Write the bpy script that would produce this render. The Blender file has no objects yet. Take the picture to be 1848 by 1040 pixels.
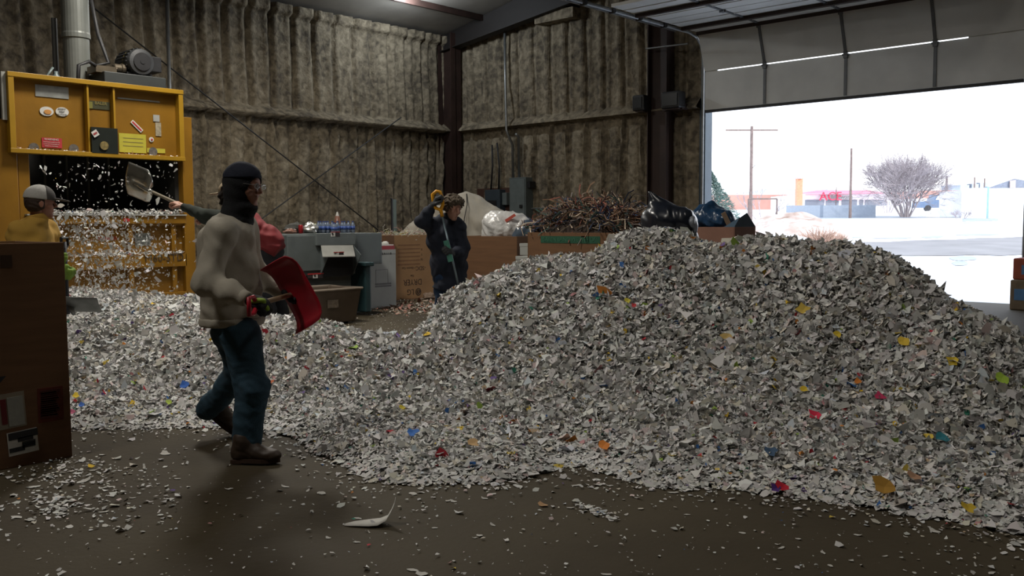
import bpy, math, random
import numpy as np
from mathutils import Matrix, Vector
random.seed(7); rng = np.random.default_rng(7)
sc = bpy.context.scene
C = sc.collection
# ------------------------------------------------------------------ camera
W_, H_ = 1848, 1040
FPX, CAMH = 1640.0, 1.35
PHI, PITCH, ROLL = math.radians(42.5), math.atan(118/1640), -0.005
CM = (Matrix.Rotation(PHI, 4, 'Z') @ Matrix.Rotation(math.pi/2-PITCH, 4, 'X') @ Matrix.Rotation(ROLL, 4, 'Z'))
cam_d = bpy.data.cameras.new('camera'); cam = bpy.data.objects.new('camera', cam_d); C.objects.link(cam)
cam.matrix_world = Matrix.Translation((0, 0, CAMH)) @ CM
cam_d.sensor_fit = 'HORIZONTAL'; cam_d.sensor_width = 36.0; cam_d.lens = 36.0*FPX/W_
cam_d.clip_start = .05; cam_d.clip_end = 2000
sc.camera = cam
R_ = np.array([math.cos(PHI), math.sin(PHI), 0.]); F_ = np.array([-math.sin(PHI), math.cos(PHI), 0.])
CMn = np.array(CM.to_3x3())
# ------------------------------------------------------------------ view, world, sun, lamps
sc.view_settings.view_transform = 'Standard'; sc.view_settings.look = 'None'
sc.view_settings.gamma = 1.0; sc.view_settings.use_curve_mapping = False
sc.view_settings.exposure = 0.0
sc.cycles.use_denoising = True
sc.cycles.max_bounces = 7; sc.cycles.diffuse_bounces = 4
world = bpy.data.worlds.new('world'); sc.world = world; world.use_nodes = True
wn = world.node_tree; bgn = wn.nodes['Background']
wtc = wn.nodes.new('ShaderNodeTexCoord'); wsep = wn.nodes.new('ShaderNodeSeparateXYZ'); wr = wn.nodes.new('ShaderNodeValToRGB')
wn.links.new(wtc.outputs['Generated'], wsep.inputs[0]); wn.links.new(wsep.outputs['Z'], wr.inputs[0]); wn.links.new(wr.outputs[0], bgn.inputs[0])
wr.color_ramp.elements[0].color = (.96, .98, 1, 1); wr.color_ramp.elements[1].color = (.62, .76, 1, 1)
bgn.inputs[1].default_value = 2.7
def add_light(name, kind, loc, energy, color=(1, 1, 1), size=.5, sizey=None, rot=(0, 0, 0), portal=False):
    l = bpy.data.lights.new(name, kind); l.energy = energy; l.color = color
    if kind == 'AREA':
        l.shape = 'RECTANGLE' if sizey else 'DISK'; l.size = size
        if sizey: l.size_y = sizey
        if portal: l.cycles.is_portal = True
    elif kind == 'SUN': l.angle = math.radians(.6)
    else: l.shadow_soft_size = size
    o = bpy.data.objects.new(name, l); C.objects.link(o); o.location = loc; o.rotation_euler = rot
    return o
s = add_light('sun', 'SUN', (0, 0, 30), 3.2, (1, .95, .88))
s.rotation_euler = Vector((.86, -.14, .62)).to_track_quat('Z', 'Y').to_euler()
YA, XB = 16.0, -16.7          # inner faces of the door wall and of the long left wall
X_JL, X_JR = -9.42, -3.75     # door jambs
add_light('door_portal', 'AREA', ((X_JL+X_JR)/2, YA+.05, 1.9), 1, size=5.7, sizey=3.8, rot=(math.radians(-90), 0, 0), portal=True)
LAMPC = (1.0, .945, .85)
LAMPS = [(-14.9, 13.2, 6.22, 130, (.85, .93, 1.0)), (-9.0, 5.4, 5.7, 235, LAMPC), (-5.2, -1.2, 7.6, 170, LAMPC), (-1.0, 6.5, 8.2, 75, LAMPC), (-12.4, 9.3, 5.6, 110, LAMPC)]
for (x, y, z, e, c) in LAMPS:
    if y > 12: add_light('ceiling_lamp_bulb', 'POINT', (x, y, z-.16), e, c, size=.16)
    else: add_light('ceiling_lamp_bulb', 'AREA', (x, y, z-.06), e, c, size=1.1)
# ------------------------------------------------------------------ pixel helpers (the photo's 1848 x 1040 frame)
def ray(px, py):
    v = CMn @ np.array([(px-W_/2)/FPX, -(py-H_/2)/FPX, -1.0]); return v
def P(px, py, d):
    v = ray(px, py); return np.array([0, 0, CAMH]) + v*(d/v.dot(F_))
def G(px, py, z=0.):
    v = ray(px, py); return np.array([0, 0, CAMH]) + v*((z-CAMH)/v[2])
def PX(px, py, X):
    v = ray(px, py); return np.array([0, 0, CAMH]) + v*(X/v[0])
def PY(px, py, Y):
    v = ray(px, py); return np.array([0, 0, CAMH]) + v*(Y/v[1])
def V(*a): return np.array(a, float)
def unit(v): v = np.asarray(v, float); return v/np.linalg.norm(v)
UP = V(0, 0, 1)
# ------------------------------------------------------------------ materials
MATS = {}
def mat(name, col, rough=.75, metal=0., var=.12, scale=6., bump=0., bscale=40., col2=None, emit=None, alpha=None, trans=0., spec=.5, stretch=None, detail=5.):
    if name in MATS: return MATS[name]
    m = bpy.data.materials.new(name); m.use_nodes = True; nt = m.node_tree; b = nt.nodes['Principled BSDF']
    b.inputs['Roughness'].default_value = rough; b.inputs['Metallic'].default_value = metal
    b.inputs['Specular IOR Level'].default_value = spec
    tc = nt.nodes.new('ShaderNodeTexCoord'); src = tc.outputs['Object']
    if stretch:
        mp = nt.nodes.new('ShaderNodeMapping'); mp.inputs['Scale'].default_value = stretch; nt.links.new(src, mp.inputs[0]); src = mp.outputs[0]
    n = nt.nodes.new('ShaderNodeTexNoise'); n.inputs['Scale'].default_value = scale; n.inputs['Detail'].default_value = detail
    nt.links.new(src, n.inputs['Vector'])
    r = nt.nodes.new('ShaderNodeValToRGB'); r.color_ramp.elements[0].position = .3; r.color_ramp.elements[1].position = .7
    c2 = col2 or tuple(min(1, c*(1+var)) for c in col); c1 = tuple(c*(1-var) for c in col) if not col2 else col
    r.color_ramp.elements[0].color = (*c1, 1); r.color_ramp.elements[1].color = (*c2, 1)
    nt.links.new(n.outputs['Fac'], r.inputs[0]); nt.links.new(r.outputs[0], b.inputs['Base Color'])
    if bump:
        n2 = nt.nodes.new('ShaderNodeTexNoise'); n2.inputs['Scale'].default_value = bscale; n2.inputs['Detail'].default_value = 6
        nt.links.new(src, n2.inputs['Vector'])
        bp = nt.nodes.new('ShaderNodeBump'); bp.inputs['Strength'].default_value = bump; bp.inputs['Distance'].default_value = .02
        nt.links.new(n2.outputs['Fac'], bp.inputs['Height']); nt.links.new(bp.outputs[0], b.inputs['Normal'])
    if emit: b.inputs['Emission Color'].default_value = (*emit[:3], 1); b.inputs['Emission Strength'].default_value = emit[3]
    if trans: b.inputs['Transmission Weight'].default_value = trans
    if alpha is not None: b.inputs['Alpha'].default_value = alpha
    MATS[name] = m; return m
def mat_attr(name, rough=.8):
    m = bpy.data.materials.new(name); m.use_nodes = True; nt = m.node_tree; b = nt.nodes['Principled BSDF']
    a = nt.nodes.new('ShaderNodeAttribute'); a.attribute_name = 'tint'; nt.links.new(a.outputs['Color'], b.inputs['Base Color'])
    b.inputs['Roughness'].default_value = rough; b.inputs['Specular IOR Level'].default_value = .25
    MATS[name] = m; return m
def mat_foam(name):
    m = bpy.data.materials.new(name); m.use_nodes = True; nt = m.node_tree; b = nt.nodes['Principled BSDF']; b.inputs['Roughness'].default_value = .9
    tc = nt.nodes.new('ShaderNodeTexCoord')
    def noise(sc_, det, dist=0.):
        n = nt.nodes.new('ShaderNodeTexNoise'); n.inputs['Scale'].default_value = sc_; n.inputs['Detail'].default_value = det; n.inputs['Distortion'].default_value = dist
        nt.links.new(tc.outputs['Object'], n.inputs['Vector']); return n
    a = noise(7.5, 9, .5); c = noise(1.0, 3); 
    mx = nt.nodes.new('ShaderNodeMix'); mx.inputs['Factor'].default_value = .38
    nt.links.new(a.outputs['Fac'], mx.inputs['A']); nt.links.new(c.outputs['Fac'], mx.inputs['B'])
    r = nt.nodes.new('ShaderNodeValToRGB'); e = r.color_ramp.elements
    e[0].position = .38; e[0].color = (.095, .078, .056, 1); e[1].position = .66; e[1].color = (.37, .315, .225, 1)
    k = r.color_ramp.elements.new(.5); k.color = (.215, .178, .122, 1)
    nt.links.new(mx.outputs['Result'], r.inputs[0]); nt.links.new(r.outputs[0], b.inputs['Base Color'])
    n2 = noise(14, 8, .6); bp = nt.nodes.new('ShaderNodeBump'); bp.inputs['Strength'].default_value = .8; bp.inputs['Distance'].default_value = .035
    nt.links.new(n2.outputs['Fac'], bp.inputs['Height']); nt.links.new(bp.outputs[0], b.inputs['Normal'])
    MATS[name] = m; return m
M_foam = mat_foam('spray_foam')
M_paper = mat_attr('shredded_paper')
M_floor = mat('concrete_floor', (.046, .034, .018), .75, var=.3, scale=1.1, bump=.15, bscale=30, col2=(.074, .058, .033), detail=9, spec=.3)
M_steel_red = mat('primer_red_steel', (.034, .017, .013), .6, var=.3, scale=3, bump=.1)
M_rafter = mat('dark_rafter', (.014, .011, .010), .7)
M_dark = mat('chute_shade_black', (.012, .012, .012), .8)
M_yellow = mat('machine_yellow', (.235, .113, .008), .42, var=.16, scale=2.5, bump=.06, bscale=20)
M_yellow2 = mat('machine_yellow_bright', (.36, .20, .010), .45, var=.1, scale=3)
M_galv = mat('galvanised_steel', (.30, .31, .31), .4, .7, var=.15, scale=12)
M_grey = mat('machine_grey_paint', (.105, .125, .125), .5, var=.1, scale=3, bump=.03)
M_greyl = mat('light_grey_sheet', (.36, .36, .33), .5, var=.12, scale=5)
M_black = mat('black_paint', (.018, .018, .02), .5, var=.3, scale=8)
M_card = mat('cardboard', (.155, .078, .036), .85, var=.12, scale=3, bump=.08, bscale=90, stretch=(1, 1, 9))
M_cardl = mat('cardboard_light', (.30, .165, .07), .85, var=.12, scale=3, bump=.08, bscale=90)
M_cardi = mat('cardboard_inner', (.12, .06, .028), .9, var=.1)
M_white = mat('white_label', (.60, .59, .55), .6, var=.06, scale=30)
M_ink = mat('black_ink', (.02, .02, .022), .7)
M_doorw = mat('door_panel_cream', (.78, .79, .77), .55, var=.10, scale=1.4, bump=.03)
M_snow = mat('snow', (.80, .82, .86), .8, var=.03, scale=.5, bump=.2, bscale=3)
# ------------------------------------------------------------------ mesh builder
WORG = {}
class MB:
    def __init__(s): s.v = []; s.f = []; s.n = 0
    def add(s, v, f):
        v = np.asarray(v, float).reshape(-1, 3); s.v.append(v); s.f += [tuple(int(i)+s.n for i in q) for q in f]; s.n += len(v); return s
    def box(s, c, size, R=None):
        h = np.asarray(size, float)/2
        v = np.array([[x, y, z] for x in (-1, 1) for y in (-1, 1) for z in (-1, 1)], float)*h
        if R is not None: v = v @ np.asarray(R).T
        return s.add(v+np.asarray(c, float), [(0, 1, 3, 2), (4, 6, 7, 5), (0, 4, 5, 1), (2, 3, 7, 6), (0, 2, 6, 4), (1, 5, 7, 3)])
    def bb(s, x0, x1, y0, y1, z0, z1):
        return s.box(((x0+x1)/2, (y0+y1)/2, (z0+z1)/2), (abs(x1-x0), abs(y1-y0), abs(z1-z0)))
    def beam(s, a, b, w, h, side=None):
        a = np.asarray(a, float); b = np.asarray(b, float); t = unit(b-a)
        sd = np.asarray(side, float) if side is not None else (np.cross(t, UP) if abs(t[2]) < .95 else V(1, 0, 0))
        sd = unit(sd-t*sd.dot(t)); n = np.cross(t, sd)
        return s.box((a+b)/2, (np.linalg.norm(b-a), w, h), np.stack([t, sd, n], 1))
    def tube(s, pts, r, n=8, cap=True):
        pts = np.asarray(pts, float); m = len(pts); rs = np.ones(m)*r if np.isscalar(r) else np.asarray(r, float)
        T = np.gradient(pts, axis=0); T /= np.linalg.norm(T, axis=1)[:, None]+1e-12
        u = np.cross(T[0], UP if abs(T[0][2]) < .9 else V(1, 0, 0)); u = unit(u); rings = []
        for i in range(m):
            u = unit(u-T[i]*u.dot(T[i])); w = np.cross(T[i], u)
            a = np.arange(n)*2*math.pi/n
            rings.append(pts[i]+rs[i]*(np.cos(a)[:, None]*u+np.sin(a)[:, None]*w))
        f = [(i*n+j, i*n+(j+1) % n, (i+1)*n+(j+1) % n, (i+1)*n+j) for i in range(m-1) for j in range(n)]
        if cap: f += [tuple(range(n))[::-1], tuple((m-1)*n+j for j in range(n))]
        return s.add(np.concatenate(rings), f)
    def cyl(s, a, b, r, r2=None, n=20): return s.tube([a, b], [r, r if r2 is None else r2], n)
    def lathe(s, a, ax, prof, n=24):   # prof: (distance along ax, radius)
        a = np.asarray(a, float); ax = unit(ax); return s.tube2([a+ax*p[0] for p in prof], [p[1] for p in prof], ax, n)
    def tube2(s, pts, rs, ax, n):
        u = unit(np.cross(ax, UP if abs(ax[2]) < .9 else V(1, 0, 0))); w = np.cross(ax, u); an = np.arange(n)*2*math.pi/n
        dirs = np.cos(an)[:, None]*u+np.sin(an)[:, None]*w
        v = np.concatenate([p+max(r, 1e-4)*dirs for p, r in zip(pts, rs)]); m = len(pts)
        f = [(i*n+j, i*n+(j+1) % n, (i+1)*n+(j+1) % n, (i+1)*n+j) for i in range(m-1) for j in range(n)]
        f += [tuple(range(n))[::-1], tuple((m-1)*n+j for j in range(n))]
        return s.add(v, f)
    def poly(s, pts, thick=None, nrm=None):
        pts = np.asarray(pts, float); n = len(pts)
        if not thick: return s.add(pts, [tuple(range(n))])
        o = unit(nrm)*thick
        f = [tuple(range(n))[::-1], tuple(range(n, 2*n))]+[(i, (i+1) % n, n+(i+1) % n, n+i) for i in range(n)]
        return s.add(np.concatenate([pts, pts+o]), f)
    def build(s, name, m, parent=None, smooth=False, bevel=0.):
        return mesh_obj(name, np.concatenate(s.v), s.f, m, parent, smooth, bevel)
def mesh_obj(name, v, f, m, parent=None, smooth=False, bevel=0., origin=None):
    v = np.asarray(v, float)
    if parent is None:
        lo, hi = v.min(0), v.max(0); org = V((lo[0]+hi[0])/2, (lo[1]+hi[1])/2, lo[2]) if origin is None else np.asarray(origin, float)
    else: org = WORG[parent.name]
    me = bpy.data.meshes.new(name)
    if isinstance(f, np.ndarray):
        k = f.shape[1]; me.vertices.add(len(v)); me.vertices.foreach_set('co', (v-org).astype(np.float32).ravel())
        me.loops.add(f.size); me.loops.foreach_set('vertex_index', f.astype(np.int32).ravel())
        me.polygons.add(len(f)); me.polygons.foreach_set('loop_start', np.arange(0, f.size, k, dtype=np.int32))
        me.update(calc_edges=True)
    else:
        me.from_pydata((v-org).tolist(), [], f); me.update()
    if m: me.materials.append(m)
    if smooth: me.polygons.foreach_set('use_smooth', [True]*len(me.polygons))
    o = bpy.data.objects.new(name, me); C.objects.link(o)
    if parent is None: o.location = org
    else: o.parent = parent
    WORG[o.name] = org
    if bevel:
        b = o.modifiers.new('bevel', 'BEVEL'); b.width = bevel; b.segments = 2; b.limit_method = 'ANGLE'
    return o
def empty(name, loc, label=None, cat=None, group=None):
    o = bpy.data.objects.new(name, None); C.objects.link(o); o.location = loc; o.empty_display_size = .1
    WORG[o.name] = np.asarray(loc, float)
    if label: tag(o, label, cat, group)
    return o
def tag(o, label=None, cat=None, group=None, kind=None):
    if label: o['label'] = label
    if cat: o['category'] = cat
    if group: o['group'] = group
    if kind: o['kind'] = kind
    return o
def struct(o, label=None, cat=None):
    o['kind'] = 'structure'
    if label: o['label'] = label
    if cat: o['category'] = cat
    return o
def text(body, size, pos, face, m, parent, rot=0., name='lettering', ext=.001, sx=1.):
    cu = bpy.data.curves.new('lettering', 'FONT'); cu.body = body; cu.size = size; cu.extrude = ext; cu.align_x = 'CENTER'; cu.align_y = 'CENTER'; cu.resolution_u = 3
    t_ = bpy.data.objects.new('lettering_source', cu); C.objects.link(t_); dg = bpy.context.evaluated_depsgraph_get(); dg.update()
    me = bpy.data.meshes.new_from_object(t_.evaluated_get(dg)); me.materials.clear(); me.materials.append(m)
    bpy.data.objects.remove(t_); bpy.data.curves.remove(cu)
    o = bpy.data.objects.new(name, me); C.objects.link(o); o.parent = parent; o.location = np.asarray(pos, float)-WORG[parent.name]
    if isinstance(face, str): B = Matrix(((0, 0, 1), (1, 0, 0), (0, 1, 0))) if face == 'X' else Matrix(((1, 0, 0), (0, 0, -1), (0, 1, 0)))
    else: B = Matrix(np.asarray(face).tolist())
    o.rotation_euler = (B @ Matrix.Rotation(rot, 3, 'Z')).to_euler(); o.scale = (sx, 1, 1)
    return o
# ------------------------------------------------------------------ signed distance modelling (people, bags)
def smin(a, b, k):
    h = np.clip(.5+.5*(b-a)/k, 0, 1); return b+(a-b)*h-k*h*(1-h)
def sd_rc(p, a, b, ra, rb):
    ba = b-a; t = np.clip(((p-a)@ba)/max(ba@ba, 1e-9), 0, 1); return np.linalg.norm(p-a-t[..., None]*ba, axis=-1)-(ra+(rb-ra)*t)
def sd_el(p, c, ax, r):
    q = (p-c)@np.stack([unit(a) for a in ax], 1); r = np.asarray(r, float)
    k0 = np.linalg.norm(q/r, axis=-1); k1 = np.linalg.norm(q/r**2, axis=-1)+1e-9; return k0*(k0-1)/k1
def wrinkle(p, f, amp, seed=0., dirn=(0, 0, 1), ratio=2.5):
    d = unit(dirn); t = p@d; o = unit(np.cross(d, V(.3, .8, .5))); q = p@o; r_ = p@np.cross(d, o)
    w = np.sin(f*ratio*t+3*np.sin(f*.6*q+seed)+2*np.sin(f*.5*r_+seed*1.7))*np.sin(f*.9*q+1.5*np.sin(f*t*.7)+seed)
    w2 = np.sin(f*2.1*t+2*np.sin(f*1.1*r_+seed*2.))*np.sin(f*1.3*(q+r_)+seed*3)
    return amp*(w+.5*w2)
def field(p, prims, k):
    d = None
    for q in prims:
        if q[0] == 'rc': e = sd_rc(p, np.asarray(q[1]), np.asarray(q[2]), q[3], q[4])
        elif q[0] == 'el': e = sd_el(p, np.asarray(q[1]), q[2], q[3])
        elif q[0] == 'sub':
            e = sd_el(p, np.asarray(q[1]), q[2], q[3]); d = -smin(-d, e, .012); continue
        d = e if d is None else smin(d, e, q[5] if len(q) > 5 else k)
    return d
def bounds(prims, pad):
    lo, hi = [], []
    for q in prims:
        if q[0] == 'rc':
            for c, r in ((q[1], q[3]), (q[2], q[4])): lo.append(np.asarray(c)-r); hi.append(np.asarray(c)+r)
        elif q[0] == 'el': r = max(q[3]); lo.append(np.asarray(q[1])-r); hi.append(np.asarray(q[1])+r)
    return np.min(lo, 0)-pad, np.max(hi, 0)+pad
def surfnet(fn, lo, hi, h):
    n = np.maximum(np.ceil((hi-lo)/h).astype(int)+1, 4); ax = [lo[i]+h*np.arange(n[i]) for i in range(3)]
    g = np.stack(np.meshgrid(*ax, indexing='ij'), -1); v = fn(g.reshape(-1, 3)).reshape(n)
    ins = v < 0; cnt = np.zeros(n-1); acc = np.zeros((*(n-1), 3))
    offs = [(i, j, k) for i in (0, 1) for j in (0, 1) for k in (0, 1)]
    def cv(a, o): return a[o[0]:n[0]-1+o[0], o[1]:n[1]-1+o[1], o[2]:n[2]-1+o[2]]
    for o in offs:
        for a in range(3):
            if o[a]: continue
            o2 = list(o); o2[a] = 1; A = cv(v, o); B = cv(v, o2); m = (A < 0) != (B < 0)
            t = np.where(m, A/np.where(m, A-B, 1), 0); pt = np.zeros((*t.shape, 3)); pt[:] = o; pt[..., a] += t
            acc += pt*m[..., None]; cnt += m
    act = cnt > 0; idx = -np.ones(n-1, int); idx[act] = np.arange(act.sum())
    cell = np.stack(np.meshgrid(*[np.arange(k-1) for k in n], indexing='ij'), -1)[act]
    verts = lo+h*(cell+acc[act]/cnt[act][:, None]); F = []
    for a in range(3):
        b, c = (a+1) % 3, (a+2) % 3; sl = [slice(1, n[i]-1) for i in range(3)]; sl[a] = slice(0, n[a]-1); s2 = list(sl); s2[a] = slice(1, n[a])
        A = ins[tuple(sl)]; B = ins[tuple(s2)]; m = A != B; base = np.argwhere(m); base[:, b] += 1; base[:, c] += 1
        if not len(base): continue
        def id_(db, dc): q = base.copy(); q[:, b] += db; q[:, c] += dc; return idx[q[:, 0], q[:, 1], q[:, 2]]
        q = np.stack([id_(-1, -1), id_(0, -1), id_(0, 0), id_(-1, 0)], 1); fl = A[m]; q[~fl] = q[~fl][:, ::-1]; F.append(q)
    return verts, np.concatenate(F)
def sdf_mesh(prims, h=.012, k=.03, wr=None, cuts=(), grow=0., extra=None):
    lo, hi = bounds(prims, .03+grow)
    def fn(p):
        d = field(p, prims, k)-grow
        if wr:
            for w in wr: d = d+wrinkle(p, *w)
        if extra is not None: d = extra(p, d)
        for (c, n_) in cuts: d = np.maximum(d, (p-np.asarray(c))@unit(n_))
        return d
    return surfnet(fn, lo, hi, h)
def sdf_obj(name, m, parent=None, **kw):
    v, f = sdf_mesh(**kw); return mesh_obj(name, v, f, m, parent, smooth=True)
def noise2(u, v, f, seed=0, oct=4):
    out = np.zeros_like(u, float); a = 1.; 
    for o in range(oct):
        L = np.random.default_rng(seed+o*17).random((257, 257)); x = u*f+13.7*o; y = v*f+7.3*o
        xi = np.floor(x).astype(int); yi = np.floor(y).astype(int); fx = x-xi; fy = y-yi; fx = fx*fx*(3-2*fx); fy = fy*fy*(3-2*fy)
        g = lambda i, j: L[i % 257, j % 257]
        out += a*((g(xi, yi)*(1-fx)+g(xi+1, yi)*fx)*(1-fy)+(g(xi, yi+1)*(1-fx)+g(xi+1, yi+1)*fx)*fy-.5); a *= .5; f *= 2.1
    return out
def grid_mesh(pts):   # pts (n,m,3)
    n, m = pts.shape[:2]; i = np.arange(n*m).reshape(n, m)
    f = np.stack([i[:-1, :-1], i[1:, :-1], i[1:, 1:], i[:-1, 1:]], -1).reshape(-1, 4); return pts.reshape(-1, 3), f
# ================================================================== THE BUILDING
XR, YF = 9.0, -9.0
def zc(x): return 5.95+.2*(x-XB)       # underside of the roof rises from the low eave
ZR = zc(XR)
o = MB().bb(XB-.3, XR+.3, YF-.3, YA+.25, -.25, 0).build('floor', M_floor); struct(o)
def foam_pts(us, zs, to3, girts, period, phase, seed, ztop):
    U, Z = np.meshgrid(us, zs, indexing='ij')
    wob = .02*np.sin(Z*1.7+seed)+.012*noise2(U*0+np.round((U-phase)/period), Z, .8, seed+3, 2)*3
    t = ((U+wob-phase)/period) % 1.0; t = np.minimum(t, 1-t)*period
    g = girts[0]; above = 1/(1+np.exp(-(Z-g)*18))
    d = .07+.025*noise2(U, Z, 1.7, seed, 3)+.022*noise2(U, Z, 7, seed+5, 3)
    d += (.14*np.exp(-(t/.028)**2)-.06*np.exp(-((t-.10)/.045)**2))*(1-above)*(1+.5*noise2(U, Z, 2.2, seed+9, 2))
    d += (-.12*np.exp(-(t/.034)**2)+.04*np.exp(-((t-.12)/.05)**2))*above
    for gz in girts:
        prof = np.clip((Z-(gz-.05))/.015, 0, 1)*np.clip(((gz+.17)-Z)/.17, 0, 1)**.8
        d = d*(1-prof)+prof*(.36+.03*noise2(U, Z, 3, seed+2, 3))
        d -= .07*np.exp(-((Z-(gz-.16))/.09)**2)
    d += .14*np.clip((Z-(ztop-.22))/.05, 0, 1)*(1+.2*noise2(U, Z, 2, seed+1, 2))
    return to3(U, Z, d)
# long left wall (normal +X)
GZ = 3.62
pts = foam_pts(np.arange(2.0, YA+.01, .04), np.arange(0, 5.93, .04), lambda u, z, d: np.stack([XB+d, u, z], -1), [GZ], .53, .17, 11, 5.92)
v, f = grid_mesh(pts); mb = MB().add(v, f); mb.bb(XB-.3, XB-.001, YF, YA, 0, 6.0)
struct(mb.build('wall_left', M_foam, smooth=False)); bpy.data.objects['wall_left'].data.polygons.foreach_set('use_smooth', [True]*len(bpy.data.objects['wall_left'].data.polygons))
# door wall (normal -Y)
pts = foam_pts(np.arange(XB, X_JL-.05, .04), np.arange(0, 6.45, .04), lambda u, z, d: np.stack([u, YA-d*.75, z], -1), [GZ], .5, .1, 23, 9.)
v, f = grid_mesh(pts[:, :, :]); mb = MB().add(v, f[:, ::-1])
mb.bb(XB, X_JL-.02, YA+.001, YA+.25, 0, 6.5)
mb.add([(XB, YA+.001, 6.4), (XR, YA+.001, 6.4), (XR, YA+.001, ZR), (XB, YA+.25, 6.4), (XR, YA+.25, 6.4), (XR, YA+.25, ZR)], [(0, 1, 2), (3, 5, 4), (0, 2, 5, 3)])
mb.bb(X_JL-.02, XR, YA+.001, YA+.25, 4.95, 6.5); mb.bb(X_JR+.02, XR, YA+.001, YA+.25, 0, 5.0)
struct(mb.build('wall_back', M_foam))
struct(MB().bb(XR, XR+.3, YF, YA, 0, ZR).build('wall_right', M_foam))
struct(MB().bb(XB, XR, YF-.3, YF, 0, ZR).build('wall_front', M_foam))
M_ceil = mat('ceiling_vinyl', (.30, .28, .25), .6, var=.18, scale=1.2, bump=.15, bscale=4)
a = .2; mb = MB(); x0, x1 = XB-.35, XR+.35
vv = [(x, y, zc(x)+dz) for dz in (0, .2) for x in (x0, x1) for y in (YF-.35, YA+.35)]
mb.add(vv, [(0, 1, 3, 2), (4, 6, 7, 5), (0, 4, 5, 1), (2, 3, 7, 6), (0, 2, 6, 4), (1, 5, 7, 3)])
struct(mb.build('ceiling', M_ceil))
for x in (-15.25, -13.7, -12.1, -10.5):
    struct(MB().beam((x, YF, zc(x)-.07), (x, YA, zc(x)-.07), .07, .13).build('roof_purlin', M_steel_red))
# rigid frame rafter hugging the door wall, deep at the corner column
mb = MB(); pr = [(XB+.1, 5.55), (-11.0, 6.25), (XR, 6.9+.6), (XR, ZR-.02), (XB+.1, zc(XB+.1)-.02)]
n = len(pr)
for (yy, w, top) in ((YA-.35, .02, None),):
    mb.poly([(x, yy, z) for x, z in pr], .02, (0, 1, 0))
for i in range(2):
    a_, b_ = pr[i], pr[i+1]; mb.beam((a_[0], YA-.34, a_[1]), (b_[0], YA-.34, b_[1]), .26, .02)
struct(mb.build('roof_rafter', M_rafter))
# wide-flange columns
def hcol(name, cx, cy, z1, w, d, rot):
    mb = MB(); t = .02
    if rot == 'Y':
        mb.bb(cx-w/2, cx+w/2, cy-d/2, cy-d/2+t, 0, z1); mb.bb(cx-w/2, cx+w/2, cy+d/2-t, cy+d/2, 0, z1); mb.bb(cx-.008, cx+.008, cy-d/2, cy+d/2, 0, z1)
    else:
        mb.bb(cx-d/2, cx-d/2+t, cy-w/2, cy+w/2, 0, z1); mb.bb(cx+d/2-t, cx+d/2, cy-w/2, cy+w/2, 0, z1); mb.bb(cx-d/2, cx+d/2, cy-.008, cy+.008, 0, z1)
    return struct(mb.build(name, M_steel_red))
hcol('corner_column', XB+.30, YA-.34, 5.95, .34, .46, 'X')
c0 = PY(1178, 300, YA-.45); hcol('door_column', c0[0]+.03, YA-.24, 6.3, .26, .46, 'X')
# door jamb channels, each full height
M_jamb = mat('blue_grey_jamb', (.05, .075, .10), .4, .3, var=.1)
for (x, dx) in ((X_JL-.12, .13), (X_JR+.02, .24)):
    struct(MB().bb(x, x+dx, YA-.06, YA+.2, 0, 4.9).build('trim_1' if x < -8 else 'trim_2', M_jamb))
# red girt between the column and the jamb
struct(MB().bb(c0[0]+.2, X_JL-.3, YA-.42, YA-.2, GZ-.06, GZ+.06).build('trim_3', M_steel_red))
# low conduit rail on the door wall
zr = PY(1060, 375, YA)[2]
struct(MB().cyl((-14.2, YA-.16, zr), (c0[0]-.2, YA-.16, zr), .018).build('trim_4', M_galv))
# foam-covered blocking above the foam of the door wall
b0 = PY(972, 44, YA-.2); b1 = PY(1041, 30, YA-.2)
struct(MB().bb(b0[0], b1[0], YA-.34, YA-.02, b0[2]-.02, b0[2]+.2).build('trim_5', M_foam))
# ------------------------------------------------------------------ sectional overhead door, mostly raised
ZT = 4.97                                  # height of the horizontal tracks
door = empty('door_1', ((X_JL+X_JR)/2, YA-.1, 0)); struct(door)
zb = PY(1268, 200, YA-.1)[2]; zs = PY(1280, 129, YA-.1)[2]
Xw = X_JR-X_JL
xcols = [PY(px, py, YA-.15)[0] for px, py in ((1380, 100), (1526, 95), (1688, 70))]
ends = [X_JL+.05]+xcols+[X_JR-.05]
M_hinge = mat('dark_hinge_steel', (.16, .17, .185), .5, .4)
def section(a, b, strut=None, ribs=2):
    # one horizontal door panel between lower edge a and upper edge b given as (y, z)
    a = V(0, *a); b = V(0, *b); t = unit(b-a); nrm = V(0, t[2], -t[1]);
    if nrm[1] > 0 and abs(nrm[1]) > .3: nrm = -nrm
    if abs(nrm[1]) <= .3 and nrm[2] > 0: nrm = -nrm
    mid = (a+b)/2; L = np.linalg.norm(b-a)
    Rm = np.stack([V(1, 0, 0), t, np.cross(V(1, 0, 0), t)], 1); xm = (X_JL+X_JR)/2
    mb = MB().box((xm, mid[1], mid[2]), (Xw-.06, L-.012, .05), Rm)
    for k in range(ribs):
        q = a+(b-a)*((k+1)/(ribs+1))+nrm*.03
        mb.box((xm, q[1], q[2]), (Xw-.1, .03, .014), Rm)
    sec = mb.build('door_section', M_doorw, door)
    for x in xcols:
        q = mid+nrm*.035; MB().box((x, q[1], q[2]), (.05, L-.03, .02), Rm).build('stile', M_hinge, sec)
        q = b+nrm*.05-t*.02; MB().box((x, q[1], q[2]), (.075, .12, .03), Rm).cyl((x-.06, q[1], q[2]), (x+.06, q[1], q[2]), .018).build('hinge', M_hinge, sec)
    if strut:
        q = (a if strut == 'a' else b)+nrm*.06; MB().box((xm, q[1], q[2]), (Xw-.06, .08, .06), Rm).build('strut', M_steel_red, sec)
    return sec
y0 = YA-.10
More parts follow.
